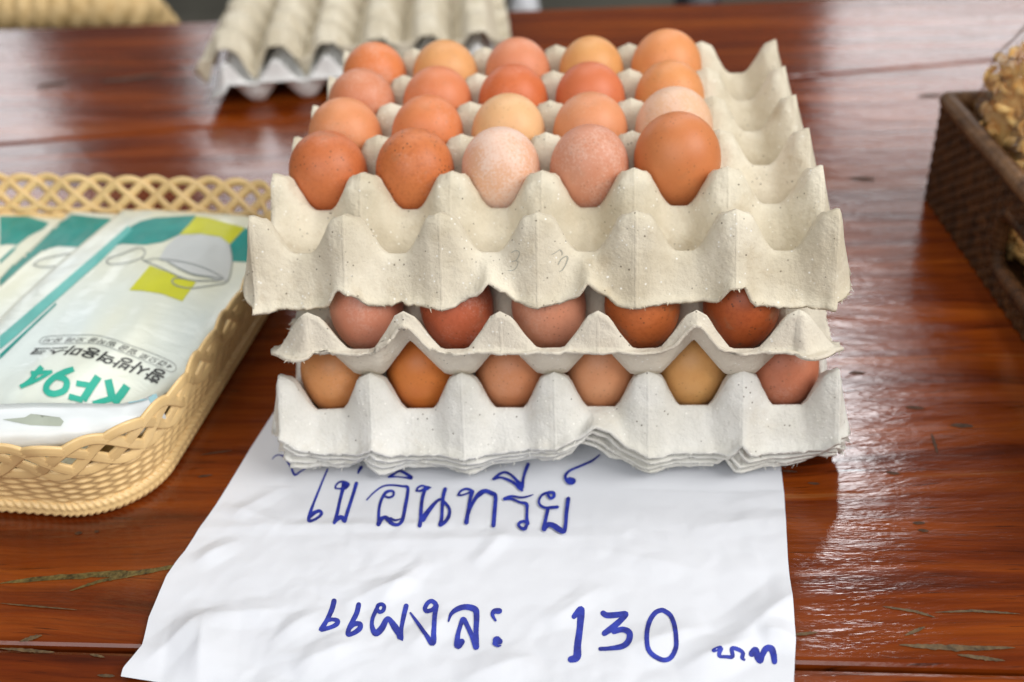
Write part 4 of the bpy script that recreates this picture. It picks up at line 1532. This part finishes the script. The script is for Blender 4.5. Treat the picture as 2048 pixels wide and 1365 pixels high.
snack_bag((0.322, 0.250, 0.006), (0.038, 0.034, 0.080), 0.2, (0.05, 0.10), 5, M['snack'], 'bag of golden fried snacks standing farthest back in the dark basket')
snack_bag((0.326, 0.188, 0.006), (0.037, 0.031, 0.066), 0.1, (-0.05, 0.12), 8, M['snack'], 'bag of golden fried snacks, second from the far end of the dark basket')
snack_bag((0.352, 0.130, 0.006), (0.036, 0.029, 0.060), -0.1, (-0.10, 0.10), 12, M['snack_pale'], 'bag of paler snack strips, nearest in the dark basket')

# ------------------------------------------------------------------ things beyond the far edge of the table
ch = empty('wicker_chair', (-0.885, 1.10, -0.735))
tag(ch, 'pale wicker chair behind the far left edge of the table', 'chair')
pts = []
for k_ in range(17):
    an = math.pi * k_ / 16
    pts.append((0.27 * (-1 if k_ < 8 else 1) if False else -0.27 * math.cos(an) ** 1 if False else 0.0, 0, 0))
pts = [(-0.28, 0.0, 0.30), (-0.28, -0.02, 0.55), (-0.27, -0.10, 0.675), (-0.24, -0.14, 0.70), (-0.15, -0.152, 0.706), (0.0, -0.155, 0.708), (0.15, -0.150, 0.705), (0.235, -0.142, 0.702), (0.268, -0.125, 0.692), (0.276, -0.09, 0.672), (0.28, -0.02, 0.55), (0.28, 0.0, 0.30)]
pts = [tuple(p) for p in catmull([tuple(map(float, p)) for p in pts], 6)]
roll('back_rail', pts, 0.0235, M['pale_rattan'], ch, 0.022, False, 0.28, 14, 0.003)
bm = bmesh.new()
for q in range(24):
    x = -0.25 + 0.5 * q / 23
    bmesh.ops.create_cone(bm, cap_ends=True, segments=6, radius1=0.006, radius2=0.006, depth=0.30, matrix=Matrix.Translation((x, -0.10, 0.545)))
from_bm('back_spindle', bm, M['pale_rattan'], ch)
bm = bmesh.new()
bmesh.ops.create_cube(bm, size=1, matrix=Matrix.Translation((0, 0.10, 0.38)) @ Matrix.Diagonal((0.54, 0.46, 0.05, 1)))
bmesh.ops.bevel(bm, geom=bm.edges[:], offset=0.02, segments=3, affect='EDGES')
from_bm('seat', bm, M['pale_rattan'], ch)
for sx in (-0.24, 0.24):
    for sy in (-0.08, 0.28):
        bm = bmesh.new()
        bmesh.ops.create_cone(bm, cap_ends=True, segments=12, radius1=0.016, radius2=0.020, depth=0.36, matrix=Matrix.Translation((sx, sy, 0.18)))
        from_bm('leg', bm, M['pale_rattan'], ch)


def lumpy(name, loc, size, seed, mat, label, cat):
    bm = bmesh.new()
    bmesh.ops.create_icosphere(bm, subdivisions=4, radius=1)
    for v in bm.verts:
        d = v.co.copy()
        e = 0.7
        v.co = Vector([math.copysign(abs(c) ** e, c) for c in d])
        v.co += d * 0.14 * noise.noise(d * 2.6 + Vector((seed, 0, 0)))
        v.co = Vector((v.co.x * size[0], v.co.y * size[1], (v.co.z + 1) * size[2]))
    o = from_bm(name, bm, mat)
    o.location = loc
    tag(o, label, cat)


lumpy('plastic_sack', (-0.098, 1.25, -0.74), (0.036, 0.05, 0.312), 2.0, M['white_plastic'], 'blurred white sack standing behind the table, right of the back egg trays', 'sack')
lumpy('black_bag', (0.178, 1.25, -0.74), (0.052, 0.06, 0.314), 6.0, M['black_cloth'], 'blurred black bag behind the middle of the table\'s far edge', 'bag')
